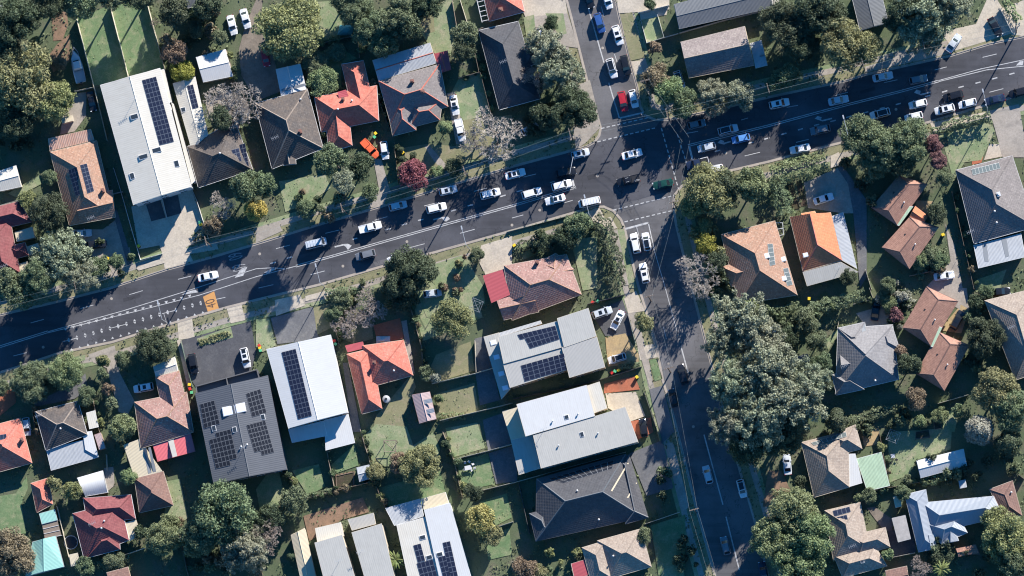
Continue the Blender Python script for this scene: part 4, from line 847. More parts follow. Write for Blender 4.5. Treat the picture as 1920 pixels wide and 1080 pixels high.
# ---- bottom middle
h = H('townhouse', 'left white flat roofed townhouse above the bare earth yard', 'house', [('31:440,832 645,772 765,1160 535,1200', 's', {'rise': .15}), ('31:445,722 635,677 660,780 462,825', 's', {'ez': 3.2, 'rise': .1, 'mt': T_WHITE})], 5.8, 3, T_GREYM, 'cream', 'c', .12, group='pair of townhouses at the bottom edge'); antenna(h, '31:625,970')
h = H('townhouse', 'right white flat roofed townhouse with brown shaded front terrace', 'house', [('31:718,755 942,688 1050,1130 840,1180', 's', {'rise': .15}), ('31:690,657 880,607 897,690 722,738', 's', {'ez': 3.2, 'rise': .1, 'mt': T_TAUPEM})], 5.8, 3, T_GREYM, 'cream', 'c', .12, group='pair of townhouses at the bottom edge'); antenna(h, '31:785,900')
h = H('carport', 'long cream gabled shed left of the two bottom townhouses', 'shed', [('31:262,775 365,722 455,1110 340,1130', 'gg')], 2.6, 10, T_CREAM, 'cream', 'c', .1, win=False)
h = H('house', 'white metal roofed house with dark solar arrays at the bottom edge', 'house', [('31:1055,700 1268,640 1370,1080 1150,1140', 's', {'rise': .2, 'mt': T_WHITE}), ('31:1262,588 1455,533 1625,1130 1395,1180', 's', {'rise': .2, 'ez': 5.0}), ('31:972,572 1228,502 1258,632 1040,702', 's', {'mt': T_PALEB, 'ez': 3.2, 'rise': .3}), ('31:1240,502 1420,452 1446,532 1262,582', 's', {'mt': T_CREAM, 'ez': 3.0, 'rise': .2})], 4.6, 3, T_WHITE2, 'white', 'w', .2)
solar(h, '31:1180,850 1235,835 1270,965 1215,980', 2, 3); solar(h, '31:1205,985 1325,955 1360,1080 1240,1110', 4, 3); solar(h, '31:1400,830 1455,818 1515,1080 1455,1095', 2, 7); solar(h, '31:1365,940 1420,925 1460,1080 1405,1095', 2, 4); skylight(h, '31:1250,790 1300,940 1378,918', 1.2, .8)
# ---- bottom right
h = H('house', 'lichen spotted brown tiled house with pale green carport roof, lower right', 'house', [('33:600,-10 610,412 345,490 250,78', 'hh!'), ('33:470,20 655,-55 705,125 500,180', 'hh')], 2.8, 23, T_TAUPE, 'brick', 'c'); solar(h, '33:322,82 585,0 592,35 345,102', 7, 1, M_SOLARC)
H('sunroom', 'white flat roofed sunroom between brown roof and pale green carport', 'sunroom', [('33:540,168 655,165 706,380 612,408', 's', {'rise': .1})], 2.6, 3, T_WHITE2, 'cream', 'w', .1, win=False)
H('carport', 'pale green weathered carport roof beside the clothesline lawn', 'carport', [('33:665,202 850,152 912,402 745,442', 's', {'rise': .15})], 2.4, 3, T_LGREEN, 'cream', 'w', .2, win=False, openw=True)
h = H('house', 'taupe lichened house with six panels behind the bright round tree cluster', 'house', [('33:425,590 692,527 765,880 490,960', 'hh'), ('33:600,780 880,715 915,862 680,930', 'hh'), ('33:495,930 800,850 892,1005 560,1095', 'hh')], 2.8, 23, T_TAUPE, 'brick', 'c'); solar(h, '33:485,592 612,560 622,600 497,638', 4, 1, M_SOLAR); solar(h, '33:512,640 590,620 600,655 520,672', 3, 1, M_SOLAR); antenna(h, '33:635,860'); skylight(h, '33:708,970', .6, .6)
h = H('house', 'slate blue metal roofed house with many small gables, bottom right', 'house', [('33:1025,470 1185,432 1262,870 1128,900', 'hh'), ('33:1150,530 1690,480 1765,635 1230,760', 'hh'), ('33:1190,690 1420,610 1495,755 1300,840', 'hh'), ('33:1165,780 1245,770 1265,870 1185,890', 'gg', {'ez': 3.1}), ('33:1340,740 1400,725 1430,815 1310,840', 'gg', {'ez': 3.1}), ('33:1520,560 1580,550 1605,620 1500,640', 'gg', {'ez': 3.3})], 3.0, 24, T_SLATE, 'grey', 'w')
h = H('house', 'mauve brown tiled house at the right edge beside slate blue roofs', 'house', [('33:1660,430 1835,365 1905,625 1770,645', 'hh')], 2.8, 15, T_BROWN, 'brick', 'c'); vent(h, '33:1825,452')
h = H('shed', 'long white gabled shed at the south end of the clothesline lawn', 'shed', [('33:1115,215 1465,127 1490,252 1146,345', 'gg', {'pitch': 14})], 2.6, 14, T_WHITE2, 'white', 'w', .1, win=False)
H('carport', 'pale concrete slab carport between taupe and slate blue houses', 'carport', [('33:930,648 1030,625 1070,800 976,825', 's', {'rise': .05})], 2.6, 3, T_CONC, 'tan', 'g', .1, win=False)
H('garden_shed', 'tiny cream box shed left of the slate blue house', 'shed', [('33:940,488 993,476 1000,555 956,566', 's', {'rise': .1})], 2.2, 3, T_CREAM, 'cream', 'c', .03, win=False)
H('garden_shed', 'tiny white box shed in the shade above the slate blue roof', 'shed', [('33:1430,368 1480,358 1490,412 1440,422', 's', {'rise': .1})], 2.1, 3, T_PALEB, 'grey', 'g', .03, win=False)
H('garden_shed', 'small pale hut in the shaded garden left of the light grey villa', 'shed', [('23:220,515 295,495 318,540 215,575', 's', {'rise': .1})], 2.1, 3, T_DGREYM, 'grey', 'g', .03, win=False)
H('house', 'brown roof fragment at the bottom edge below the taupe lichened house', 'house', [('33:880,1040 1040,1005 1060,1140 900,1160', 'gg')], 2.6, 14, T_BROWN, 'brick', 'c', win=False)
H('porch', 'terracotta tiled porch roof left of the light grey villa row at bottom right', 'porch', [('33:1410,875 1558,845 1580,905 1430,935', 'gg')], 2.4, 14, T_VILLA, 'brick', 'b', .2, win=False)
H('garden_shed', 'small rusty shed roof in the top left yard near the big tree', 'shed', [('00:460,885 540,865 545,905 470,925', 's', {'rise': .1})], 2.1, 3, T_CREAM, 'cream', 'c', .03, win=False)
H('house', 'white roof edge at the far left beside dark trees', 'house', [('-30,20 4,10 6,40 -25,45', 'gg')], 2.6, 6, T_PALEB, 'grey', 'w', .1, win=False)
# ================================================================== trees, shrubs, hedges
rng = np.random.default_rng(11); random.seed(5)
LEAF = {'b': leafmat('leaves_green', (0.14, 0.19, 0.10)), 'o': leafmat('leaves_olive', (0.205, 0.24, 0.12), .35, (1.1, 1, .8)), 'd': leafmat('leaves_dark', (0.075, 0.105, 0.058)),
        'g': leafmat('leaves_gum', (0.235, 0.275, 0.18)), 'y': leafmat('leaves_lime', (0.24, 0.26, 0.055)), 'Y': leafmat('leaves_yellow', (0.42, 0.36, 0.10)), 'k': leafmat('leaves_brownish', (0.215, 0.180, 0.115)),
        'r': leafmat('leaves_pink_red', (0.23, 0.095, 0.10)), 'm': leafmat('leaves_maroon', (0.20, 0.115, 0.11)), 'p': leafmat('palm_fronds', (0.13, 0.17, 0.055)), 'l': leafmat('leaves_fresh', (0.185, 0.245, 0.115)), 'z': leafmat('leaves_golden_olive', (0.34, 0.33, 0.12)), 'q': leafmat('leaves_pale', (0.26, 0.285, 0.215))}
M_BARK = plain('bark', (0.17, 0.135, 0.11), 0.9, (0.10, 0.085, 0.07), 2.0)
M_TWIG = plain('bare_twigs', (0.46, 0.405, 0.345), 0.9, (0.34, 0.30, 0.26), 1.0)
M_TWIGK = plain('brown_bare_twigs', (0.40, 0.33, 0.28), 0.9, (0.30, 0.25, 0.21), 1.0)
def quads(name, c, nrm, size, mats):
    n = len(c); r = rng.normal(size=(n, 3)); t = np.cross(nrm, r); t /= np.linalg.norm(t, axis=1)[:, None] + 1e-9
    b = np.cross(nrm, t); b /= np.linalg.norm(b, axis=1)[:, None] + 1e-9
    s = size[:, None]; v = np.empty((n, 4, 3)); v[:, 0] = c - t * s; v[:, 1] = c + b * s * .62 - nrm * s * .12; v[:, 2] = c + t * s; v[:, 3] = c - b * s * .62 - nrm * s * .12
    me = bpy.data.meshes.new(name); me.vertices.add(4 * n); me.vertices.foreach_set('co', v.ravel()); me.loops.add(4 * n); me.loops.foreach_set('vertex_index', np.arange(4 * n)); me.polygons.add(n)
    me.polygons.foreach_set('loop_start', np.arange(0, 4 * n, 4)); me.polygons.foreach_set('loop_total', np.full(n, 4)); me.update(calc_edges=True)
    for q in mats: me.materials.append(q)
    return me
def crown(name, lobes, rl, n, leaf, sz=0.8, shape='round', loose=0.0):
    c = []; 
    for i in range(lobes):
        d = rng.normal(size=3); d /= np.linalg.norm(d)
        if d[2] < -0.35: d[2] = -d[2] * .5
        rr = rl * rng.uniform(.75, 1.3); k = rng.uniform(.75, 1.05) ** .6 * (1 - rr * .75)
        if i < lobes * .2: k *= rng.uniform(.1, .7)
        p = d * k
        if shape == 'cone': p = np.array([p[0] * (.95 - .75 * max(0, (p[2] + .6) / 1.6)), p[1] * (.95 - .75 * max(0, (p[2] + .6) / 1.6)), p[2] * 1.15])
        c.append((p * np.array([1, 1, sz]), rr))
    C = np.array([q[0] for q in c]); Rr = np.array([q[1] for q in c])
    wgt = Rr ** 2; li = rng.choice(lobes, n * 2, p=wgt / wgt.sum()); d = rng.normal(size=(n * 2, 3)); d /= np.linalg.norm(d, axis=1)[:, None]
    r = Rr[li] * (1 + rng.normal(size=n * 2) * (.10 + loose)); p = C[li] + d * r[:, None] * np.array([1, 1, .85])
    ds = np.linalg.norm(p[:, None, :] - C[None], axis=2) / Rr[None]; ds[np.arange(n * 2), li] = 9
    ok = ds.min(1) > .78; p = p[ok][:n]; d = d[ok][:n]
    nr = d + rng.normal(size=d.shape) * .55; nr[:, 2] += .25; nr /= np.linalg.norm(nr, axis=1)[:, None]
    return quads(name, p, nr, leaf * rng.uniform(.6, 1.3, len(p)), [LEAF['b']])
def crown2(name, majors, clumps, spread, rc, n, leaf, sz=.75, low=-.25, fill=.5):
    ax = rng.uniform(.78, 1.12, 3); C = []; Rr = []
    for i in range(majors):
        d = rng.normal(size=3); d /= np.linalg.norm(d)
        if d[2] < low: d[2] = abs(d[2]) * .6
        k = rng.uniform(.5, .85) if i % 4 else rng.uniform(.0, .45); p = d * k * ax
        for j in range(clumps):
            q = p + rng.normal(size=3) * spread * np.array([1, 1, .7]); C.append(q * np.array([1, 1, sz])); Rr.append(rc * rng.uniform(.55, 1.45))
    C = np.array(C); Rr = np.array(Rr); out = np.hypot(C[:, 0], C[:, 1]); C[:, :2] *= (np.minimum(1, .97 / (out + Rr)))[:, None]
    w_ = Rr ** 2; li = rng.choice(len(C), n, p=w_ / w_.sum()); d = rng.normal(size=(n, 3)); d /= np.linalg.norm(d, axis=1)[:, None]
    r = Rr[li] * np.clip(1 - np.abs(rng.normal(size=n)) * fill * .5, .1, 1.15); p = C[li] + d * r[:, None] * np.array([1, 1, .75])
    p[:, :2] /= np.percentile(np.hypot(p[:, 0], p[:, 1]), 97); p[:, 2] *= sz / np.percentile(np.abs(p[:, 2]), 98)
    nr = d * .8 + rng.normal(size=d.shape) * .6; nr[:, 2] += .3; nr /= np.linalg.norm(nr, axis=1)[:, None]
    return quads(name, p, nr, leaf * rng.uniform(.55, 1.35, n), [LEAF['b']])
PROTO = {'S': [crown2('crown', 9, 5, .17, .30, 3600, .095, .85) for _ in range(5)], 'M': [crown2('crown', 20, 7, .16, .22, 14000, .054, .8) for _ in range(6)], 'L': [crown2('crown', 40, 8, .13, .15, 34000, .036) for _ in range(6)],
         'G': [crown2('crown', 36, 9, .14, .115, 30000, .034, .8, -.3, .9) for _ in range(5)], 'C': [crown('crown', 28, .29, 5200, .065, 1.35, 'cone') for _ in range(3)]}
def trunk_proto():
    b = MB(); b.tube((0, 0, 0), (0, 0, .5), .035, .024, 8, 0, False); top = Vector((0, 0, .5))
    for k in range(6):
        a = k * 1.05 + random.random() * .5; e = Vector((math.cos(a) * random.uniform(.12, .3), math.sin(a) * random.uniform(.12, .3), random.uniform(.7, .92)))
        md = top.lerp(e, .5) + Vector((0, 0, .03)); b.tube(top * random.uniform(.8, 1), md, .02, .012, 6, 0, False); b.tube(md, e, .012, .004, 5, 0, False)
    return b.me('trunk', [M_BARK], True)
TRUNKS = [trunk_proto() for _ in range(3)]
def bare_proto(seed, levels=7, spread=.60, tw=.005):
    random.seed(seed); b = MB(); tb = MB()
    def grow(p, d, L, r, lv):
        if lv == 0: return
        q = p
        for k in range(2):
            d = (d + Vector((random.gauss(0, .13), random.gauss(0, .13), random.gauss(0.03, .08)))).normalized(); e = q + d * L / 2
            (tb if lv >= levels - 1 else b).tube(q, e, r * (1 - .2 * k), r * (.8 - .18 * k), 5 if lv > 3 else 3, 0, False); q = e
        for _ in range(random.choice((2, 3, 3) if lv > 2 else (3, 3, 4))):
            nd = (d + Vector((random.gauss(0, spread), random.gauss(0, spread), random.gauss(.05, spread * .55)))).normalized()
            if nd.z < -.15: nd.z *= -.3
            grow(q, nd, L * random.uniform(.66, .86), max(tw, r * .58), lv - 1)
    for k in range(4):
        a = k * 1.57 + random.random(); grow(Vector((0, 0, .16)), Vector((math.cos(a) * .7, math.sin(a) * .7, .8)).normalized(), .25, .030, levels)
    tb.tube((0, 0, 0), (0, 0, .18), .04, .034, 7, 0, False)
    V = np.array(b.v); k = 1 / np.percentile(np.hypot(V[:, 0], V[:, 1]), 96); kz = 1 / V[:, 2].max()
    b.v = [(x * k, y * k, z * kz) for x, y, z in b.v]; tb.v = [(x * k, y * k, z * kz) for x, y, z in tb.v]
    return tb.me('trunk', [M_BARK]), b.me('branches', [M_TWIG])
BARE = [bare_proto(3), bare_proto(8), bare_proto(21)]
def tree(px, py, rp, Ht, kind, label, name=None, group=None, size=None):
    rm = rp * S; bare = kind in ('B', 'K')
    if kind == 'P': return palm(px, py, rm, Ht, label)
    rzz = min(rm * (1.25 if size == 'C' else .85), Ht * .48)
    zc = max(rzz * .9, Ht - rzz); p = P(px, py, zc); shrub = Ht <= 4.2
    root = empty(name or ('shrub' if shrub else ('bare_tree' if bare else 'tree')), (p.x, p.y, 0), random.uniform(0, 6.28))
    tag(root, label, 'shrub' if shrub else 'tree', group)
    if bare:
        t, br = random.choice(BARE); s = Vector((rm * 1.05, rm * 1.05, Ht * .95)); cz = 0
        q = P(px, py, Ht * .55); root.location = (q.x, q.y, 0)
        a = link('trunk', t, root); a.scale = s; c = link('branches', br, root); c.scale = s
        if kind == 'K': override(c, M_TWIGK)
        return root
    sz = size or ('S' if rm < 1.7 else 'M' if rm < 3.6 else ('G' if kind == 'g' else 'L'))
    me = random.choice(PROTO[sz]); c = link('crown', me, root, (0, 0, zc)); k = 1.0 / .94
    zs = rzz / (1.2 if sz == 'C' else .8)
    c.scale = (rm * k * random.uniform(.95, 1.05), rm * k * random.uniform(.95, 1.05), zs * k); c.rotation_euler.z = random.uniform(0, 6)
    override(c, LEAF[kind])
    t = link('trunk', random.choice(TRUNKS), root); t.scale = (min(Ht, rm * 2.2), min(Ht, rm * 2.2), min(Ht, zc + rzz * .6) / .92)
    return root
def palm(px, py, rm, Ht, label):
    p = P(px, py, Ht); root = empty('palm', (p.x, p.y, 0)); tag(root, label, 'palm')
    b = MB(); b.tube((0, 0, 0), (0, 0, Ht), .18, .13, 8); b.obj('trunk', [M_BARK], root)
    for k in range(18):
        a = k * 2.4; el = random.uniform(.1, .9); f = MB(); q = Vector((0, 0, Ht)); d = Vector((math.cos(a) * math.cos(el), math.sin(a) * math.cos(el), math.sin(el))); L = rm * 1.15
        side = Vector((-math.sin(a), math.cos(a), 0)); pv = None
        for i in range(7):
            t = i / 6; c = q + d * L * t + Vector((0, 0, -.55 * L * t * t)); wd = L * .13 * (1 - t) ** .6 + .02
            r = [c - side * wd + Vector((0, 0, -wd * .5)), c, c + side * wd + Vector((0, 0, -wd * .5))]
            if pv: f.add(pv + r, [(0, 1, 4, 3), (1, 2, 5, 4)])
            pv = r
        f.obj('frond', [LEAF['p']], root)
    return root
def hedge(s, wd, ht, kind, label, dens=16, name='hedge'):
    line = [P(x, y, ht * .8) for x, y in pts(s)]; pc = []; nc = []
    for a, b in zip(line, line[1:]):
        t = (b - a); t.z = 0; L = t.length; t.normalize(); sd = Vector((-t.y, t.x, 0)); n = int(L * (wd + 2 * ht) * dens)
        u = rng.uniform(-.3, L + .3, n); lump = .82 + .3 * np.sin(u * 1.7 + rng.uniform(0, 6)) * np.sin(u * .63) ; an = rng.uniform(-.25, math.pi + .25, n)
        cx = np.sign(np.cos(an)) * np.abs(np.cos(an)) ** .6 * wd / 2 * lump * (1 + rng.normal(size=n) * .07); cz = np.clip(np.sign(np.sin(an)) * np.abs(np.sin(an)) ** .55, -.6, 1) * ht * .5 * (.9 + .15 * lump) + ht * .5 + rng.normal(size=n) * .05
        A = np.array(a); T = np.array(t); D = np.array(sd)
        p = np.array([A[0], A[1], 0]) + u[:, None] * T + cx[:, None] * D; p[:, 2] = np.maximum(cz, .05); pc.append(p)
        nn = np.cos(an)[:, None] * D + np.sin(an)[:, None] * np.array([0, 0, 1.]); nc.append(nn)
    p = np.concatenate(pc); nr = np.concatenate(nc) + rng.normal(size=p.shape) * .5; nr /= np.linalg.norm(nr, axis=1)[:, None]
    me = quads(name, p, nr, rng.uniform(.14, .3, len(p)), [LEAF[kind]])
    o = link(name, me); tag(o, label, 'hedge'); return o
# apparent crown centre (photo px), crown radius (px), height (m), kind, label
TREES = '''
45 148 62 10.5 o|huge spreading olive tree at the left edge, west of the boat
102 188 36 8 o|rounded olive crown joined to the huge left edge tree, just above the rusty shed
28 225 36 7 d|dark leafy tree at the left edge below the huge olive tree
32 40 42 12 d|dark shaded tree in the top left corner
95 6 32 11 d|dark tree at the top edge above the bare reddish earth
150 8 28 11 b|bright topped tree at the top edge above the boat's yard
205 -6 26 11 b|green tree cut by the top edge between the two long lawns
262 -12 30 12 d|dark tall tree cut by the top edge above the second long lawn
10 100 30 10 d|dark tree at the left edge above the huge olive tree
68 82 13 5 b|small pale green tree between bare earth and the huge left tree
110 120 14 4 k|low brownish bush beside the moored white boat
365 54 17 6 d|dark small tree below the shaded metal roof, left of the white sedans
411 70 15 5 b|small green tree just left of the gravel drive
326 100 22 6 k|brownish leafed round tree above the lime bush
342 134 21 5 y|lime yellow round tree above the narrow white rear wing
292 43 10 4.5 K|small bare twiggy shrub beside the second long lawn
330 28 28 9 d|dark shaded tree at the top, right of the long lawns
390 10 26 9 d|dark shaded tree at the top edge above two white sedans
424 198 42 7.5 B|wide bare tree over the concrete yard, left of the pair
458 196 36 7 B|wide bare tree with pale twigs, right of the pair over the yard
414 220 22 7 d|dark evergreen crown in the middle of the two bare trees
542 50 56 8.5 o|big rounded olive green tree beside the gravel drive at top
664 14 32 8 b|leafy tree at the top edge, left of the four-tree clump
700 58 34 7.5 b|leafy tree in the middle of the top clump, above the white rear roof
745 32 38 9 b|tallest green tree of the clump at the top middle
722 84 24 6.5 b|smaller green crown nearest the white rear roof
768 45 28 8 d|dark tree on the right of the top middle clump
798 5 30 8 d|dark tree cut by the top edge right of the clump
792 40 16 6 K|small bare brown tree on the dry grass right of the clump
640 2 22 8 d|dark tree cut by the top edge left of the clump
870 66 24 7 b|upright leafy tree on the lawn left of the charcoal long roof
868 92 20 7 d|dark lower bush beneath the upright tree near the charcoal roof
835 238 15 5.5 l|clipped bright conical tree beside the white ute
606 155 27 3.6 l|large bright green rounded shrub above the terracotta red house
590 120 24 2.6 b|spreading green shrub mass on the back lawn above the round shrub
628 100 18 2.4 b|low leafy shrub in the shade right of the back lawn shrub mass
930 248 50 10 B|large silvery bare tree above the parked cars at the main road
890 270 28 7 B|smaller silvery bare tree left of the large one near the footpath
1035 44 14 3.2 d|dark clipped ball shrub on the lawn west of the north street
1028 92 38 9 g|large pale green tree beside the north side street
1052 138 36 8.5 g|second pale green tree below the large one, north street
1000 150 28 8 K|dull bare brown tree on the left of the pale green street trees
1075 205 38 9 d|dense dark green round tree at the north-west corner
1022 215 26 7 d|dark bushy tree behind the north-west corner tree
1226 92 13 3.4 k|orange-brown shrub below the fenced square lawn
1220 8 11 3 d|dark ball shrub by the white fence at the top, east of north street
1232 148 26 6 k|brownish green tree at the north-east corner, nearest the fenced lawn
1258 172 28 7 l|bright green tree at the north-east corner
1280 192 26 7 b|leafy tree over the north-east kerb
1335 182 32 7 g|grey green shrubby tree on the roadside south of the pinkish house
1390 180 26 6 g|second grey green shrubby tree on the same roadside
1590 84 46 11 o|bright rounded olive tree north of the main road, right of centre
1628 90 26 10 o|olive side crown on the right of the bright rounded tree
1558 42 26 9 d|dark tree just behind the bright rounded olive tree
1480 142 22 6 b|small green roadside tree near the dashed lanes
1455 152 18 5 b|smaller green roadside bush left of the small roadside tree
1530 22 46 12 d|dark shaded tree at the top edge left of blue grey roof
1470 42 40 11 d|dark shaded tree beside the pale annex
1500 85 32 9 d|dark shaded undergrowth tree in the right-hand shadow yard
1735 30 55 13 g|large grey green gum at the top right
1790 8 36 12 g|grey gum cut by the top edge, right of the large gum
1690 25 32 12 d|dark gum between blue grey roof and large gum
1735 70 30 9 g|lower gum crown above the roadside drive
1615 258 34 9 b|left of three green trees overhanging the main road at right
1660 268 42 10 b|middle of three green trees overhanging the main road at right
1706 262 38 10 b|right of three green trees overhanging the main road at right
1640 300 30 8 b|lower green crown under the three overhanging trees
1690 300 30 8 d|dark lower crown near the first brown villa
92 336 15 5 b|small tree beside the orange-brown house's west wall
52 372 16 5 o|small olive tree above the maroon house
95 398 32 8 d|dark dense tree between the maroon and orange-brown houses
118 485 48 10 g|large grey green tree beside the main road at left
150 522 34 10 g|grey green tree overhanging the main road kerb at left
70 520 30 10 b|green tree between maroon house and large grey green one
14 530 24 8 b|green tree at the left edge by the main road
40 556 26 8 b|leafy tree on the kerb at the far left
188 498 20 4 b|low bush near the yellow bin, left driveway
222 490 14 4 b|small bush at the corner of the left driveway
416 384 26 7 B|grey bare tree beside the white duplex front yard
400 424 18 5 k|brownish bush under the grey bare tree
462 350 28 8 b|leafy green tree below the dark tiled hip house
480 394 19 6 Y|bright yellow leafed tree by the main road
500 345 22 7 b|leafy tree left of the small front lawn
622 300 28 17 b|tall tree in front of the terracotta red house
645 338 20 16 g|slim tall grey tree beside the dark round tree
676 316 26 8 d|dense dark round tree beside the drive of the orange ute
696 362 16 3 b|low shrub at the roadside by the drive
752 282 8 4.5 d|upper of three slim conifers beside the pink tree
754 298 8 4.5 d|middle of three slim conifers beside the pink tree
756 313 8 4.5 d|lower of three slim conifers beside the pink tree
778 330 27 5 r|pink red leafed tree beside the main road
774 294 8 2.4 d|small round bush on the front lawn above the pink tree
572 396 18 4 b|shrub on the verge left of the small lawn's corner
600 392 10 3 b|little shrub right of the verge shrub
852 316 16 2.6 d|dark low bush at the winding path end
820 322 12 2 l|bright low bush right of the pink tree
768 512 44 8 d|dark broad tree on the south kerb of the main road
735 535 24 6 d|dark tree left of the broad south kerb tree
892 478 14 3.6 b|bush at the pale driveway corner south of main road
1085 424 24 6 b|leafy tree in the corner garden by the bus-length white van
1058 448 22 5.5 d|dark tree beside the corner garden lawn
1020 458 18 4 d|dark shrub left of the corner garden trees
1335 358 44 9 o|yellowish broad tree at the south-east corner
1298 388 20 7 o|small yellowish crown beside the south-east signal
1412 346 28 8 l|green tree on the south verge right of the corner tree
1320 425 15 5 o|small rounded tree south of the south-east corner
1325 455 20 6 y|lime topped small tree above the grey bare tree
1308 520 40 9 B|grey bare tree east of the south side street
1345 490 20 6 d|dark shrubby tree beside the orange brown hip house
1366 350 26 8 d|dark crown behind the yellowish corner tree
1752 270 16 6 m|upper maroon leafed tree left of the right-hand driveway
1758 300 16 6 m|lower maroon leafed tree left of the grey tiled house lawn
1772 332 15 6 b|green tree below the two maroon leafed ones
1758 403 18 4.6 d|dense dark ball tree beside the second villa
1742 478 18 3 b|shrub on the inside bend of the villa driveway
1760 490 16 3 b|second shrub on the inside bend of villa driveway
1725 490 15 3 l|third shrub beside the second villa
1666 536 15 4.5 b|small rounded tree left of the third villa
60 715 34 6 b|leafy tree on the south verge near the left edge
126 696 32 6 l|bright green tree on the south verge, right of the leafy one
160 742 18 4.4 b|small dark-green tree above the dark brown house
192 678 13 4 o|golden green shrub at the gravel drive entrance
194 702 12 4 b|blue green shrub just below the golden shrub
203 730 12 3 k|brownish shrub on the drive border
230 802 24 5.5 l|bright leafy tree left of the cream carport
290 650 34 7 d|dark wide tree on the south verge before the slate duplex
232 674 16 4 b|small shrub tree left of the dark wide tree
4 728 14 4 b|shrub at the left edge below the main road
640 562 20 4 b|shrub at the front fence above the bare garden trees
655 602 32 5 K|brown bare tree in front of the terracotta L-shaped house
692 575 36 6 K|greyish bare tree on the south verge near terracotta house
625 590 16 4 b|leafy shrub left of the brown bare tree
848 602 34 7 o|feathery olive tree on the back lawn left of brown corner house
760 565 22 4.5 d|dark tree behind the fence near the small teal car
800 700 14 3 b|low shrub at the fence corner above the mauve shed
815 708 11 3 q|pale spiky shrub beside the low fence corner shrub
822 748 9 2 l|bright little shrub right of the mauve shed
1206 604 17 6 o|slender street tree on the verge by the grey duplex
1388 598 50 14 g|northernmost big gum on the east side of the south street
1350 640 32 13 g|gum overhanging the south street kerb
1425 645 44 14 g|second big gum, inside from the street kerb
1440 705 56 17 g|tallest central gum east of the south street
1380 722 44 16 g|gum leaning over the street beside the black car
1490 752 54 17 g|broad pale gum at the right of the gum grove
1420 785 50 17 g|lower central gum of the grove
1362 792 34 15 g|gum at the street edge, lower left of the grove
1520 715 36 15 g|gum beside the hedge of the light grey villa
1400 835 32 13 d|dark lower gum at the bottom of the grove
1460 815 36 12 d|dark gum shading the dirt drive
1410 575 18 5 P|small palm beside the red awning
1515 602 24 7 b|leafy tree at the top of the tall green row beside grey villa
1532 640 20 7 b|second leafy tree in the tall green row
1540 678 18 7 b|third leafy tree in the tall green row
1548 715 17 7 d|lowest leafy tree in the tall green row
1478 635 20 6 d|dark tree by the white ute east of the gums
1570 788 26 7 d|dark conical tree below the light grey villa
1705 685 20 6 d|dark round tree between grey villa and last brown villa
1716 748 20 6 k|brownish tree below the last brown villa's west corner
1690 660 12 4 k|small brown bush at the grey villa's east corner
1846 632 32 7 d|large dark tree between villas and taupe right edge house
1868 735 38 9 o|rounded olive tree at the right edge
1900 772 34 9 b|green tree at the right edge below the rounded olive one
1838 805 36 9 q|soft pale grey conical tree above the long white shed
1890 830 30 8 d|dark tree at the right edge, right of the pale conical tree
1670 572 14 3 l|garden shrub nearest the third villa's west wall
1688 560 13 3 q|pale flowering shrub in the villa garden bed
1680 592 13 3 m|reddish shrub in the villa garden bed
1655 555 12 3 b|garden shrub above the villa flower bed
1832 566 15 3 d|round dark shrub at the curved drive by taupe house
1850 545 14 3 b|green shrub above the round dark drive shrub
240 892 15 5 l|upright leafy bush between the barrel carport and brown garage
102 905 13 4.5 o|small olive tree beside the narrow terracotta garage
136 922 18 4.4 o|olive bush below the white barrel carport
18 1040 42 8 k|large brown green tree at the bottom left corner
310 1005 34 7 l|pale leafy tree right of the bottom left maroon house
420 968 54 12 b|large leafy tree below the slate grey duplex
372 1005 34 9 b|leafy tree left of the large one below the slate duplex
460 1030 44 11 g|grey green tree at the bottom, right of the large leafy tree
502 1005 30 8 K|bare pinkish brown tree beside the long cream shed
160 1062 18 3.4 b|shrub at the bottom edge below the maroon house
215 1055 20 3 b|second shrub along the bottom left fence
555 935 25 6 b|rounded leafy tree left of the bare earth yard
512 968 24 6 d|dark tree below the rounded leafy yard tree
545 1045 9 4.5 d|slim dark cypress beside the long cream shed
790 876 36 7 o|olive leafed tree on the back lawn near the timber frame
704 886 16 4 o|small olive bush beside the small grey garden shed
748 868 18 4 k|small brownish tree left of the olive lawn tree
836 834 9 3 d|dark small bush at the back fence right of the lawn
905 978 28 6 z|golden olive tree beside the bottom white solar house
888 922 16 5 d|dark bush in the courtyard above the golden tree
920 1005 20 5 o|olive lower crown below the golden tree
742 1050 20 4 P|spiky palm between the townhouse and the white solar house
985 1066 22 4 k|mixed garden shrub at the bottom edge left of maroon patio
1010 1075 16 3 o|small olive shrub at bottom edge beside maroon patio
1208 1005 14 4 b|shrub by the taupe house's driveway at bottom
1482 962 44 11 l|upper of the bright round tree cluster at lower right
1515 1008 44 11 l|right of the bright round tree cluster at lower right
1450 1015 42 11 l|left of the bright round tree cluster at lower right
1500 1062 44 10 l|lowest of the bright round tree cluster at lower right
1885 1002 44 9 o|broad olive tree at the right edge near the bottom
1905 1045 36 8 b|green tree in the bottom right corner
1630 930 14 4 b|small bush between the brown and taupe lower right houses
1610 934 9 3 l|tiny bright bush left of the small bush
1692 925 14 4 b|bush beside the tiny cream box shed
1726 1064 22 5 K|bare pinkish tree at the bottom edge, right
1765 1068 18 4 P|palm at the bottom edge right of the bare pinkish tree
1700 900 10 2.5 b|little bush below the clothesline lawn
1665 1040 10 4 l|slim bright bush beside the taupe lichened roof
1760 1040 24 3 d|dark ground bush below the slate blue house
1655 838 10 2.6 o|garden bush beside the sandstone path
1762 778 14 3 l|leafy vegetable bush in the right-hand garden plot
1795 770 12 3 b|second leafy bush in the right-hand garden plot
1725 790 12 3 l|third leafy bush in the right-hand garden plot
1500 905 12 3 d|dark bush beside the dirt drive
1590 520 14 4 d|small dark bush south of the pale metal verandah
'''
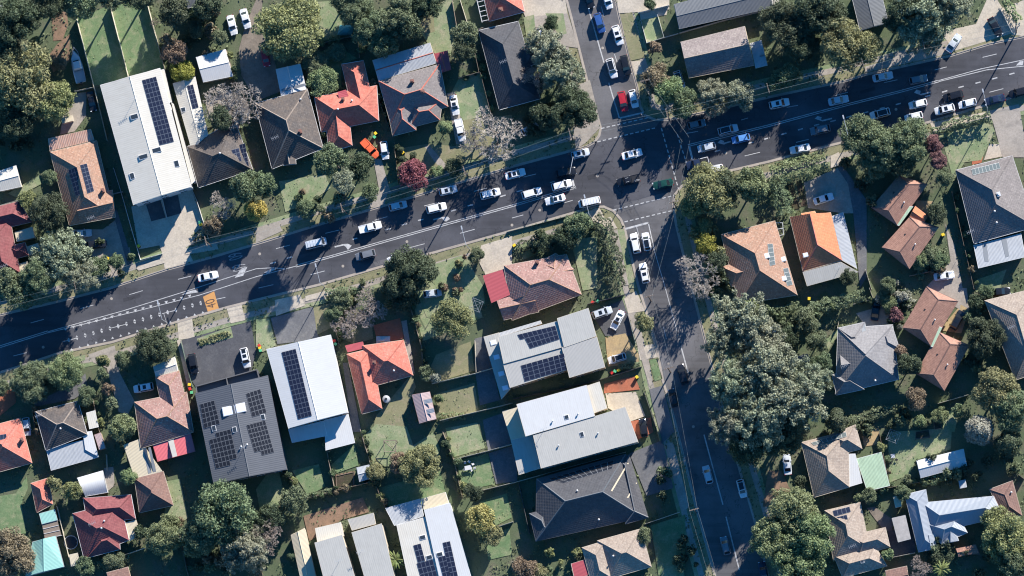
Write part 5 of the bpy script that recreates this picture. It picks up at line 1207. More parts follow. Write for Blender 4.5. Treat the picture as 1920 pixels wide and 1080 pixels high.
for L_ in TREES.strip().split('\n'):
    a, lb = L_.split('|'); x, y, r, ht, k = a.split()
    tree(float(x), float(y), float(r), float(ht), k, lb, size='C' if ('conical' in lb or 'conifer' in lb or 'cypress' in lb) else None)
for s, wd, ht, k, lb in (
    ('03:1230,1000 1400,930 1660,880', 2.6, 2.2, 'b', 'dense green hedge along the path at the right end of the main road'),
    ('03:1780,10 1880,150', 2.2, 2.0, 'l', 'bright hedge in the top right corner'),
    ('12:60,770 220,720', 3.0, 1.8, 'd', 'dark clipped hedge left of the corner garden'),
    ('12:620,560 700,640 740,800 790,940 760,1060', 4.2, 3.2, 'd', 'tall dark hedge along the west footpath of the south street'),
    ('13:30,230 220,190 430,130', 5.0, 3.4, 'l', 'thick bright hedge on the south verge above the white convertible'),
    ('13:60,260 90,380 130,520', 5.0, 3.4, 'b', 'thick green hedge between the orange brown and bright orange houses'),
    ('13:60,160 250,110 370,85', 1.6, 1.0, 'b', 'low green hedge strip on the kerb above the thick bright hedge'),
    ('20:800,760 850,900', 2.6, 2.4, 'b', 'green hedge between the gravel drive and dark brown house'),
    ('23:600,1010 800,940 960,900', 2.6, 1.8, 'b', 'clipped green hedge below the light grey villa'),
    ('23:330,150 520,110 720,50', 3.4, 2.6, 'b', 'long green hedge above the light grey villa'),
    ('23:60,170 230,130', 2.2, 1.8, 'b', 'green hedge left of the long hedge above the villa'),
    ('33:1160,370 1310,330', 2.8, 2.0, 'l', 'bright rounded hedge below the long white shed'),
    ('30:740,990 960,940', 2.0, 1.6, 'b', 'low hedge along the south fence of the bottom left maroon house'),
    ('31:400,480 580,435', 1.4, 1.5, 'b', 'thin green hedge at the back of the white duplex lawn'),
    ('31:880,220 960,330', 1.6, 1.2, 'o', 'loose garden border left of the olive lawn tree'),
    ('22:810,590 950,575', 1.6, 1.2, 'b', 'low leafy border beside the sandstone drive'),
    ('21:530,40 780,20', 2.4, 1.6, 'b', 'leafy front hedge on the south verge left of the bare trees'),
    ('21:1380,960 1560,960', 1.8, .9, 'l', 'bright garden border along the small back lawn'),
    ('10:1450,700 1550,660', 2.0, .6, 'd', 'low dark planting in the white duplex front bed'),
    ('11:1300,225 1390,200', 1.5, 1.0, 'l', 'low hedge at the winding path by the main road'),
    ('23:1550,100 1610,180', 2.0, 1.6, 'b', 'green hedge curve beside the taupe right edge house'),
    ('13:1100,940 1200,850 1340,820', 4.0, 1.4, 'b', 'leafy garden bed filling the bend of the villa driveway'),
    ('23:940,100 1000,40 1080,120', 3.4, 1.0, 'q', 'flower bed of pale blooms west of the third villa'),
    ('20:1500,410 1720,340', 1.6, .5, 'o', 'dry low planting before the slate duplex drive'),
    ('31:1500,330 1560,470', 1.8, 1.2, 'o', 'leafy border on the left of the courtyard lawn')):
    hedge(s, wd, ht, k, lb)

# thickets: unpruned shrubs filling the dark corners, one group for each place
LIGHT = []
for _ in range(4):
    me_ = crown2('low_crown', 8, 5, .17, .30, 1000, .15, .85); q_ = np.empty(len(me_.vertices) * 3); me_.vertices.foreach_get('co', q_); LIGHT.append(q_.reshape(-1, 3)); bpy.data.meshes.remove(me_)
def mass(name, label, plants):                       # plants: (px, py, radius px, height, kind) grown together as one mass
    vs = []; mi = []; ks = sorted(set(p[4] for p in plants))
    for x, y, r, ht, k in plants:
        rm = r * S; v = random.choice(LIGHT); a = random.uniform(0, 6.28); c, s_ = math.cos(a), math.sin(a); p = P(x, y, ht * .5)
        w_ = np.stack([(v[:, 0] * c - v[:, 1] * s_) * rm + p.x, (v[:, 0] * s_ + v[:, 1] * c) * rm + p.y, v[:, 2] * ht * .58 + ht * .52], 1); vs.append(w_); mi.append(np.full(len(v) // 4, ks.index(k)))
    v = np.concatenate(vs); n = len(v) // 4; me = bpy.data.meshes.new(name); me.vertices.add(4 * n); me.vertices.foreach_set('co', v.ravel()); me.loops.add(4 * n); me.loops.foreach_set('vertex_index', np.arange(4 * n)); me.polygons.add(n); me.polygons.foreach_set('loop_start', np.arange(0, 4 * n, 4)); me.polygons.foreach_set('loop_total', np.full(n, 4)); me.update(calc_edges=True)
    for k in ks: me.materials.append(LEAF[k])
    me.polygons.foreach_set('material_index', np.concatenate(mi)); tag(link(name, me), label, 'thicket', None, 'stuff')
def thicket(s, n, rmin, rmax, kinds, what):
    q = pts(s); xs = [p[0] for p in q]; ys = [p[1] for p in q]; pl = []
    for _ in range(n * 12):
        x, y = random.uniform(min(xs), max(xs)), random.uniform(min(ys), max(ys))
        if not inpoly(np.array([x]), np.array([y]), q)[0]: continue
        r = random.uniform(rmin, rmax); pl.append((x, y, r, min(4.1, r * S * random.uniform(1.3, 2.4) + .6), random.choice(kinds)))
        if len(pl) >= n: break
    mass('thicket', 'unpruned thicket of mixed shrubs ' + what, pl)
for a in (('1278,372 1345,390 1352,440 1370,540 1330,560 1290,450', 16, 7, 15, 'ddbo', 'between the south-east corner and orange brown house'),
          ('1440,585 1520,560 1620,545 1640,560 1560,590 1520,620 1450,640', 14, 6, 12, 'bbdl', 'north of the light grey villa'),
          ('1640,545 1700,525 1720,560 1690,620 1660,610', 12, 5, 10, 'blqd', 'beside the third brown villa'),
          ('1575,800 1700,765 1760,760 1820,790 1700,800 1590,820', 12, 6, 12, 'bdd', 'below the light grey villa hedge'),
          ('1740,860 1900,840 1915,900 1760,910', 12, 7, 14, 'ddb', 'in the shade below the long white shed'),
          ('0,235 50,240 60,275 0,280', 7, 6, 11, 'dd', 'above the cream shed at the left edge'),
          ('300,0 420,0 420,95 350,110 300,80', 14, 7, 15, 'ddbk', 'right of the second long lawn'),
          ('560,330 640,350 680,390 600,415 545,420', 9, 6, 12, 'bdk', 'in front of the terracotta red house'),
          ('250,985 400,950 520,960 540,1080 240,1080', 20, 8, 16, 'ddbk', 'below the slate grey duplex'),
          ('1745,1000 1850,1010 1920,1060 1920,1080 1740,1080', 12, 7, 14, 'ddbo', 'in the bottom right corner'),
          ('1235,880 1275,870 1310,1010 1330,1080 1250,1080', 12, 5, 11, 'ddb', 'on the lower west verge of the south street'),
          ('985,130 1020,125 1050,230 1010,260 970,240', 9, 7, 14, 'ddk', 'behind the north-west corner trees'),
          ('1440,20 1560,0 1570,110 1450,160', 16, 8, 16, 'ddb', 'in the shaded yard north of the main road'),
          ('815,480 895,470 905,540 830,560', 8, 4, 9, 'bok', 'beside the pale driveway south of the main road'),
          ('140,420 250,470 240,530 160,540', 8, 5, 11, 'bbd', 'at the left driveway near the black four wheel drive'),
          ('1560,290 1640,320 1640,400 1600,380', 8, 7, 13, 'ddb', 'behind the three overhanging trees'),
          ('1690,860 1740,870 1740,960 1700,980', 7, 4, 9, 'bdo', 'left of the slate blue house'),
          ('600,545 720,520 745,590 640,640 600,600', 10, 5, 10, 'bko', 'under the bare garden trees'),
          ('960,1040 1090,1020 1080,1080 960,1080', 8, 5, 10, 'kob', 'at the bottom edge left of maroon patio'),
          ('1800,590 1850,600 1880,690 1830,720 1800,680', 9, 6, 12, 'ddb', 'around the large dark tree right of the villas'),
          ('20,640 170,690 200,790 140,760 60,750', 9, 5, 10, 'bbd', 'above the dark brown house near the left edge'),
          ('1020,420 1130,405 1140,440 1060,470 990,470', 9, 5, 10, 'ddb', 'in the corner garden')): thicket(*a)
# ================================================================== vehicles
PAINT = {k: paint('car_paint_' + k, c, r_) for k, (c, r_) in dict(white=((0.66, 0.66, 0.655), .35), silver=((0.46, 0.49, 0.52), .3), grey=((0.15, 0.16, 0.175), .3), black=((0.014, 0.015, 0.018), .25), red=((0.36, 0.02, 0.03), .3), blue=((0.03, 0.085, 0.25), .3), sky=((0.10, 0.25, 0.52), .3), green=((0.012, 0.055, 0.042), .28), navy=((0.02, 0.03, 0.06), .28), orange=((0.72, 0.13, 0.045), .35), teal=((0.25, 0.50, 0.55), .3)).items()}
M_CGLASS = flat('car_glass', (0.012, 0.016, 0.022), 0.06, 0.6)
M_HEAD = flat('headlight_lens', (0.75, 0.77, 0.8), 0.15, 0.6); M_TAIL = flat('taillight_lens', (0.35, 0.01, 0.01), 0.2, 0.5); M_RIM = flat('wheel_rim', (0.4, 0.4, 0.42), 0.35, 0.5, .5)
SPEC = dict(sedan=(4.75, 1.84, 1.45, .86, [(.27, .86, 0), (.42, 1, 1), (.68, 1, 1), (.84, .93, 0)]), hatch=(4.25, 1.78, 1.5, .9, [(.23, .9, 0), (.40, 1, 1), (.84, 1, 1), (.965, .95, 0)]), suv=(4.7, 1.9, 1.72, 1.05, [(.24, 1., 0), (.38, 1, 1), (.87, 1, 1), (.965, 1, 0)]), van=(5.1, 1.95, 2.0, 1.1, [(.10, 1., 0), (.22, 1, 1), (.94, 1, 1), (.985, 1, 0)]), ute=(5.3, 1.9, 1.78, 1.08, [(.25, 1., 0), (.35, 1, 1), (.60, 1, 1), (.645, 1, 0)]))
CARM = {}
def car_meshes(kind):
    if kind in CARM: return CARM[kind]
    L, W_, Hh, belt, gh = SPEC[kind]; out = []
    xs = [0, .02, .07, .16, .3, .5, .7, .86, .95, .985, 1]; b = MB(); prev = None
    for i, t in enumerate(xs):
        x = L / 2 - t * L; k = {0: .66, 1: .80, 2: .92}.get(i, {10: .74, 9: .86, 8: .95}.get(i, 1.0)); hw = W_ / 2 * k
        hood = gh[0][0]; rear = gh[-1][0]
        zt = belt - .22 * max(0, 1 - t / max(hood, .05)) ** 1.2 if t < hood else belt
        if kind == 'sedan' and t > rear: zt = belt - .05
        if i in (0, 10): zt -= .2
        zb = .32 if i in (0, 10) else .22
        sec = [(-hw * .82, zb), (-hw * .98, zb + .18), (-hw, .62), (-hw * .95, zt - .06), (-hw * .78, zt), (0, zt + .035), (hw * .78, zt), (hw * .95, zt - .06), (hw, .62), (hw * .98, zb + .18), (hw * .82, zb)]
        ring = [Vector((x, y, z)) for y, z in sec]
        if prev: b.add(prev + ring, [(j, j + 1, j + 12, j + 11) for j in range(10)] + [(10, 0, 11, 21)])
        else: b.add(ring, [tuple(range(10, -1, -1))])
        prev = ring
    b.add(prev, [tuple(range(11))])
    # greenhouse
    g = []
    for (t, k, up) in gh:
        x = L / 2 - t * L; hw = W_ / 2 * (.90 * k if not up else .74); z = belt - .02 if not up else Hh; g.append((x, hw, z))
    gv = [Vector((x, s * hw, z)) for x, hw, z in g for s in (-1, 1)]
    gv += [Vector(((g[1][0] + g[2][0]) / 2, 0, Hh + .04))]
    b.add(gv, [(2, 3, 8), (3, 5, 8), (5, 4, 8), (4, 2, 8), (0, 1, 3, 2), (4, 5, 7, 6), (0, 2, 4, 6), (1, 7, 5, 3)])
    body = b.me(kind + '_body', [PAINT['white']]); 
    def pane(q, sh=.88, off=.015):
        c = sum(q, Vector()) / 4; n = (q[1] - q[0]).cross(q[3] - q[0]).normalized(); v = [c + (p - c) * sh + n * off for p in q]; m_ = MB(); m_.add(v + [p - n * .01 for p in v], [(0, 1, 2, 3), (0, 4, 5, 1), (1, 5, 6, 2), (2, 6, 7, 3), (3, 7, 4, 0)]); return m_.me('glass', [M_CGLASS])
    out.append(('windscreen', pane([gv[0], gv[1], gv[3], gv[2]]), (0, 0, 0)))
    out.append(('rear_window', pane([gv[5], gv[7], gv[6], gv[4]][::-1] if False else [gv[4], gv[5], gv[7], gv[6]], .86 if kind != 'van' else .7), (0, 0, 0)))
    out.append(('side_window', pane([gv[1], gv[7], gv[5], gv[3]], .84), (0, 0, 0)))
    out.append(('side_window', pane([gv[6], gv[0], gv[2], gv[4]], .84), (0, 0, 0)))
    wm = MB(); wm.tube((0, -.11, 0), (0, .11, 0), .33, .33, 14, 0); rm = MB(); rm.tube((0, -.12, 0), (0, .12, 0), .19, .19, 8, 0)
    wme, rme = wm.me('wheel', [M_TYRE]), rm.me('rim', [M_RIM])
    for sx in (.30, -.31):
        for sy in (-1, 1): out.append(('wheel', wme, (sx * L, sy * (W_ / 2 - .12), .33), rme))
    hl = MB(); hl.box((0, 0, 0), (.16, .38, .13), 0, 0, .8); tl = MB(); tl.box((0, 0, 0), (.12, .30, .16), 0, 0, .8); mi = MB(); mi.box((0, 0, 0), (.14, .24, .16), 0, 0, .8)
    hm, tm, mm = hl.me('headlight', [M_HEAD]), tl.me('taillight', [M_TAIL]), mi.me('mirror', [PAINT['white']])
    for sy in (-1, 1):
        out.append(('headlight', hm, (L / 2 - .12, sy * W_ * .33, .68))); out.append(('taillight', tm, (-L / 2 + .05, sy * W_ * .37, .78))); out.append(('mirror', mm, (L / 2 - gh[0][0] * L - .35, sy * (W_ / 2 + .08), belt + .06)))
    if kind == 'ute':
        tb = MB(); x0, x1 = L / 2 - .655 * L, -L / 2 + .12; tb.box(((x0 + x1) / 2, 0, belt + .05), (x0 - x1, W_ * .80, .06)); out.append(('tray', tb.me('tray', [M_BLACK]), (0, 0, 0)))
        rb = MB()
        for sy in (-1, 1): rb.box(((x0 + x1) / 2, sy * W_ * .43, belt + .06), (x0 - x1, .12, .12))
        rb.box((x1 - .03, 0, belt + .06), (.1, W_ * .9, .12)); out.append(('tray_rail', rb.me('tray_rail', [PAINT['white']]), (0, 0, 0)))
    if kind == 'van':
        rr = MB()
        for k in range(6): rr.box((L * .30 - k * L * .13, 0, Hh + .045), (.06, W_ * .66, .04))
        out.append(('roof_rib', rr.me('roof_rib', [PAINT['white']]), (0, 0, 0)))
    x0, x1 = g[1][0] - .12, g[2][0] + .1; rf = MB(); rf.box(((x0 + x1) / 2, 0, Hh + .045), (x0 - x1, W_ * .60, .03)); black = rf.me('glass_roof', [M_CGLASS])
    sr = MB(); sr.box(((x0 * .62 + x1 * .38), 0, Hh + .045), (.75, W_ * .46, .03)); sun_ = sr.me('sunroof', [M_CGLASS])
    CARM[kind] = (body, out, black, sun_); return CARM[kind]
def car(px, py, deg, kind, colr, label, opt='', group=None):
    hh = SPEC[kind][2] * .5; p = P(px, py, hh); q = P(px + 10 * math.cos(R(deg)), py - 10 * math.sin(R(deg)), hh); a = math.atan2(q.y - p.y, q.x - p.x)
    body, parts, black, sun_ = car_meshes(kind)
    root = empty({'suv': 'four_wheel_drive', 'ute': 'utility_truck', 'hatch': 'hatchback', 'sedan': 'sedan', 'van': 'van'}[kind], (p.x, p.y, 0.03 if 0 else 0.09 if opt.find('d') >= 0 else 0.015), a); tag(root, label, 'van' if kind == 'van' else 'truck' if kind == 'ute' else 'car', group)
    b = link('body', body, root); override(b, PAINT[colr])
    for t in parts:
        o = link(t[0], t[1], root, t[2])
        if t[0] in ('mirror', 'tray_rail', 'roof_rib') or (t[0] == 'tray' and colr in ('white', 'orange')): override(o, PAINT[colr])
        if len(t) > 3: link('rim', t[3], o)
    if 'b' in opt: link('glass_roof', black, root)
    if 's' in opt: link('sunroof', sun_, root)
    if 'S' in opt:
        link('sunroof', sun_, root); link('sunroof', sun_, root, (-1.05, 0, 0))
    return root
CARS = '''
390 518 13 sedan white|white sedan beside the painted median under the 60 road lettering|
592 456 14 van silver|silver box van in deep shade on the main road|
694 426 15 ute white|white covered utility truck alone in the middle of the road's left half|
746 386 14 hatch silver|silver hatchback in ragged tree shade near the drive of orange ute|
818 390 14 suv white|white four wheel drive below the silver hatchbacks, near a turn arrow|
840 357 14 hatch silver|silver hatchback with sunroof close to the north kerb, right of pink tree|s
919 363 15 suv white|white four wheel drive in the striped tree shadow, westbound lanes behind it empty|
966 326 15 sedan white|white sedan nearest the north kerb below the silvery bare tree|s
685 478 195 suv grey|dark grey four wheel drive heading left on the main road|
743 485 197 hatch white|white hatchback with black roof half under the broad south kerb tree|b
997 362 17 suv white|white four wheel drive left of the stop line, beside the centre line|
1053 347 15 suv white|cream white four wheel drive at the western stop line|
1041 374 195 sedan white|white sedan heading left with dark rear screen, below the centre line|s
1105 379 193 van white|long white ribbed roof van at the south-west corner|
1061 323 12 suv black|black four wheel drive in shade waiting at the north-west corner|
1088 288 14 hatch silver|silver hatchback with dark roof at the north-west kerb by the signal mast|s
1185 289 15 sedan white|white sedan in the middle of the intersection|
1243 345 193 sedan green|dark green sedan entering the intersection from the right|
1308 306 194 ute navy|navy utility truck with white tray at the eastern stop line|
1337 318 192 suv white|white wagon under the yellowish corner tree at the stop line|
1325 276 194 hatch silver|silver hatchback on the turn arrow, nearest the centre line at the eastern stop line|
1365 243 14 suv silver|pale silver wagon with black roof heading right past the intersection|b
1389 260 193 hatch sky|bright blue hatchback queuing right of the silver hatchback|
1461 194 13 suv white|white four wheel drive with sunroof heading right below the roadside trees|s
1572 188 12 sedan silver|silver sedan in deep shade heading right|
1655 144 12 sedan silver|silver sedan in deep shade close to the north kerb at right|
1722 149 12 hatch grey|dark grey hatchback barely visible in shade near the centre line|
1538 243 192 suv grey|dark grey four wheel drive in turn lane shade heading left|
1650 213 195 suv white|white four wheel drive with black roof at the edge of tree shade|b
1500 279 192 sedan white|white sedan alone in the south kerb lane heading left|
1721 195 193 hatch white|white hatchback directly left of the black four wheel drive at right|
1787 180 195 suv black|black four wheel drive in the inner lane at the right end|
1771 205 194 suv white|white four wheel drive with sunroof by the hedge path at right|s
1814 194 194 hatch white|white hatchback right of the sunroof car in the kerb lane|
1865 187 195 sedan navy|dark navy sedan beside the right-hand street light|
1911 173 195 suv black|black four wheel drive cut by the right edge|
1713 219 194 hatch white|white hatchback mostly hidden under the overhanging trees|
1788 81 55 sedan silver|silver sedan nosing out of the pale driveway at the top right|d
1866 50 -60 sedan black|black sedan in shade on the pale drive in the top right corner|d
1306 233 13 hatch grey|grey hatchback in tree shade at the north-east kerb|
1124 43 -74 suv blue|dark blue four wheel drive waiting on the north side street|
1158 66 -74 suv white|white four wheel drive with sunroof right of the blue one|s
1147 128 -74 suv white|white four wheel drive with black glass roof on the north side street|b
1173 122 -76 suv black|black four wheel drive waiting next to the white black-roofed one|
1168 190 -78 suv red|dark red four wheel drive at the north stop line|
1188 185 -77 hatch white|white hatchback at the north stop line right of the red one|
1139 0 -74 hatch white|white hatchback cut by the top edge on north side street|
1104 -3 -74 sedan black|black sedan cut by the top edge on north side street|
1013 70 -82 hatch white|small white hatchback beside the dark ball shrub drive|d
1274 151 -72 suv silver|silver four wheel drive with black roof behind the north-east corner trees|bd
994 242 28 hatch silver|pale silver car tucked under the large silvery bare tree|d
1191 456 102 suv white|white four wheel drive at the south stop line, left lane|
1212 453 100 hatch white|white hatchback with black glass roof at the south stop line, right lane|b
1208 512 102 suv white|white four wheel drive waiting behind the two at south stop line|s
1280 702 105 suv black|black four wheel drive on the south street beside the gum grove|
1262 746 105 hatch black|black hatchback in shade behind the black four wheel drive|
1327 890 105 hatch silver|silver hatchback in dappled shade going up the south street|
1391 916 -76 hatch white|white hatchback with black roof parked by the east kerb, dappled shade|b
1360 1023 105 hatch grey|grey hatchback in deep shade near the bottom of the south street|
1158 600 242 sedan white|white sedan slanted across the dark drive of the grey duplex|ds
1129 586 20 suv silver|grey green four wheel drive with sunroof beside the slanted white sedan|ds
1157 672 197 hatch white|white hatchback with black roof on the sandstone drive|db
1206 802 98 hatch black|black hatchback on the terracotta drive of the white modern duplex|d
460 671 -78 suv white|white four wheel drive with two roof windows on the slate duplex drive|dS
362 682 -80 suv black|black four wheel drive on the left of the slate duplex drive|d
269 727 190 suv white|white four wheel drive with sunroof beside the pinkish brown house|ds
153 438 6 sedan silver|silver sedan in shade below the orange-brown tiled house|d
181 458 8 suv black|black four wheel drive below the silver sedan in the left drive|d
694 279 -48 ute orange|bright orange utility truck in the terracotta house drive|d
721 282 -82 hatch white|white hatchback right of the orange utility truck|d
852 197 -80 sedan white|white sedan with dark sunroof on the narrow drive beside a lawn|ds
863 244 -78 ute white|white utility truck just below the white sedan on the narrow drive|d
435 47 -76 sedan white|left white sedan on the gravel at the top left|d
460 35 -74 sedan white|right white sedan on the gravel at the top left, its cabin brighter|d
172 190 -78 sedan black|black sedan in shade below the boat|d
498 108 -80 hatch red|dark red hatchback in shade below the big olive tree|d
1544 373 18 sedan white|white convertible beside the bright orange tiled house|d
1770 517 8 sedan white|white sedan on the bend of the villa driveway|d
1795 600 62 suv black|black four wheel drive between the southern villas and taupe house|ds
1642 582 82 sedan black|black sedan in shade north of the light grey villa|d
1476 871 95 sedan silver|silver sedan parked in shade left of the lichen spotted house|d
1448 619 18 ute white|white utility truck beside the gum grove, right side|d
50 800 -84 hatch silver|silver hatchback between the terracotta and dark brown left houses|d
1875 547 5 sedan black|black sedan at the right edge above the taupe house|d
1431 1072 100 sedan navy|navy sedan at the bottom edge left of the bright tree cluster|d
811 550 8 hatch silver|small pale silver car on the lawn beside the feathery olive tree|d
'''
for L_ in CARS.strip().split('\n'):
    a, lb, opt = L_.split('|'); x, y, dg, k, c = a.split(); car(float(x), float(y), float(dg), k, c, lb, opt)
ut = [o for o in bpy.data.objects if o.get('label', '').startswith('navy utility')][0]
for o in ut.children:
    if o.name.startswith('tray_rail'): override(o, PAINT['white'])
bu = car(1178, 338, 193, 'ute', 'black', 'black utility truck with white letters on its tray, in the intersection')
cu = bpy.data.curves.new('lettering', 'FONT'); cu.body = 'GTX'; cu.size = .62; cu.align_x = 'CENTER'; cu.align_y = 'CENTER'; cu.materials.append(M_WHITEP)
o = link('lettering', cu, bu, (-2.0, .52, 1.30)); o.rotation_euler.z = math.pi; o.scale = (1, .8, 1)
b = MB(); b.box((.2, -.45, 1.84), (.7, .06, .04)); b.obj('roof_rail', [M_WHITEP], bu); b = MB(); b.box((.2, .45, 1.84), (.7, .06, .04)); b.obj('roof_rail', [M_WHITEP], bu)
# boat on its trailer
p = P(146, 126, 1.2); q = P(140, 100, 1.2); bo = empty('motor_boat', (p.x, p.y, .09), math.atan2(q.y - p.y, q.x - p.x)); bo.scale = (1.12, 1.15, 1.1); tag(bo, 'white cabin motor boat on a trailer in the shaded top left yard', 'boat')
b = MB(); prev = None
for t, hw, zt in ((-3.3, 1.05, 1.35), (-1.5, 1.12, 1.4), (.5, 1.1, 1.45), (2.0, .85, 1.55), (3.0, .4, 1.65), (3.5, .04, 1.7)):
    r = [Vector((t, -hw, zt)), Vector((t, -hw * .75, .75)), Vector((t, 0, .5)), Vector((t, hw * .75, .75)), Vector((t, hw, zt))]
    if prev: b.add(prev + r, [(j, j + 1, j + 6, j + 5) for j in range(4)])
    else: b.add(r, [(4, 3, 2, 1, 0)])
    prev = r
b.obj('hull', [M_WHITEP], bo)
b = MB(); b.add([(-.6, -1.05, 1.42), (-.6, 1.05, 1.42), (2, .82, 1.54), (3.45, 0, 1.68), (2, -.82, 1.54)], [(0, 4, 3, 2, 1)]); b.obj('foredeck', [M_WHITEP], bo)
b = MB(); b.box((-2.0, 0, .95), (2.5, 1.9, .1)); b.obj('cockpit_floor', [GUT['g']], bo)
b = MB(); b.box((.3, 0, 1.85), (1.9, 1.6, .85), 0, 0, .78); b.obj('cabin', [M_WHITEP], bo); b = MB(); b.box((1.2, 0, 1.8), (.3, 1.3, .5), 0, 0, .8); b.obj('windscreen', [M_CGLASS], bo)
b = MB(); b.box((-3.5, 0, 1.1), (.4, .4, 1.0)); b.obj('outboard_motor', [M_BLACK], bo)
b = MB(); b.box((0, .6, .42), (6.4, .1, .1)); b.box((0, -.6, .42), (6.4, .1, .1)); b.tube((3.2, .6, .42), (4.4, 0, .42), .06, .06, 5); b.tube((3.2, -.6, .42), (4.4, 0, .42), .06, .06, 5); b.obj('trailer_frame', [M_STEEL], bo)
for sx in (-.9, -1.7):
    for sy in (-1, 1): o = link('wheel', CARM['sedan'][1][4][1], bo, (sx, sy * .95, .33))
# ================================================================== fences: panels between posts
PANEL = MB(); PANEL.box((.5, 0, .5), (.985, .05, 1.0)); PME = {k: mesh('fence_panel', PANEL.v, PANEL.f, [m_]) for k, m_ in F_MATS.items()}
PST = MB(); PST.box((0, 0, .5), (.1, .1, 1.0)); PSM = {k: mesh('post', PST.v, PST.f, [m_]) for k, m_ in F_MATS.items()}
def fence(s, k, ht, label, name='fence'):
    line = [P(x, y, ht) for x, y in pts(s)]; line = [Vector((p.x, p.y, 0)) for p in line]; root = empty(name, line[0]); tag(root, label, 'wall' if name == 'garden_wall' else 'fence')
    for a, b_ in zip(line, line[1:]):
        d = b_ - a; L = d.length; n = max(1, round(L / 2.4)); an = math.atan2(d.y, d.x)
        for i in range(n):
            o = link('fence_panel', PME[k], root, a + d * (i / n) - line[0]); o.rotation_euler.z = an; o.scale = (L / n, 1, ht * random.uniform(.98, 1.0))
            q = link('post', PSM[k], root, a + d * (i / n) - line[0]); q.scale = (1, 1, ht + .05)
    q = link('post', PSM[k], root, line[-1] - line[0]); q.scale = (1, 1, ht + .05)
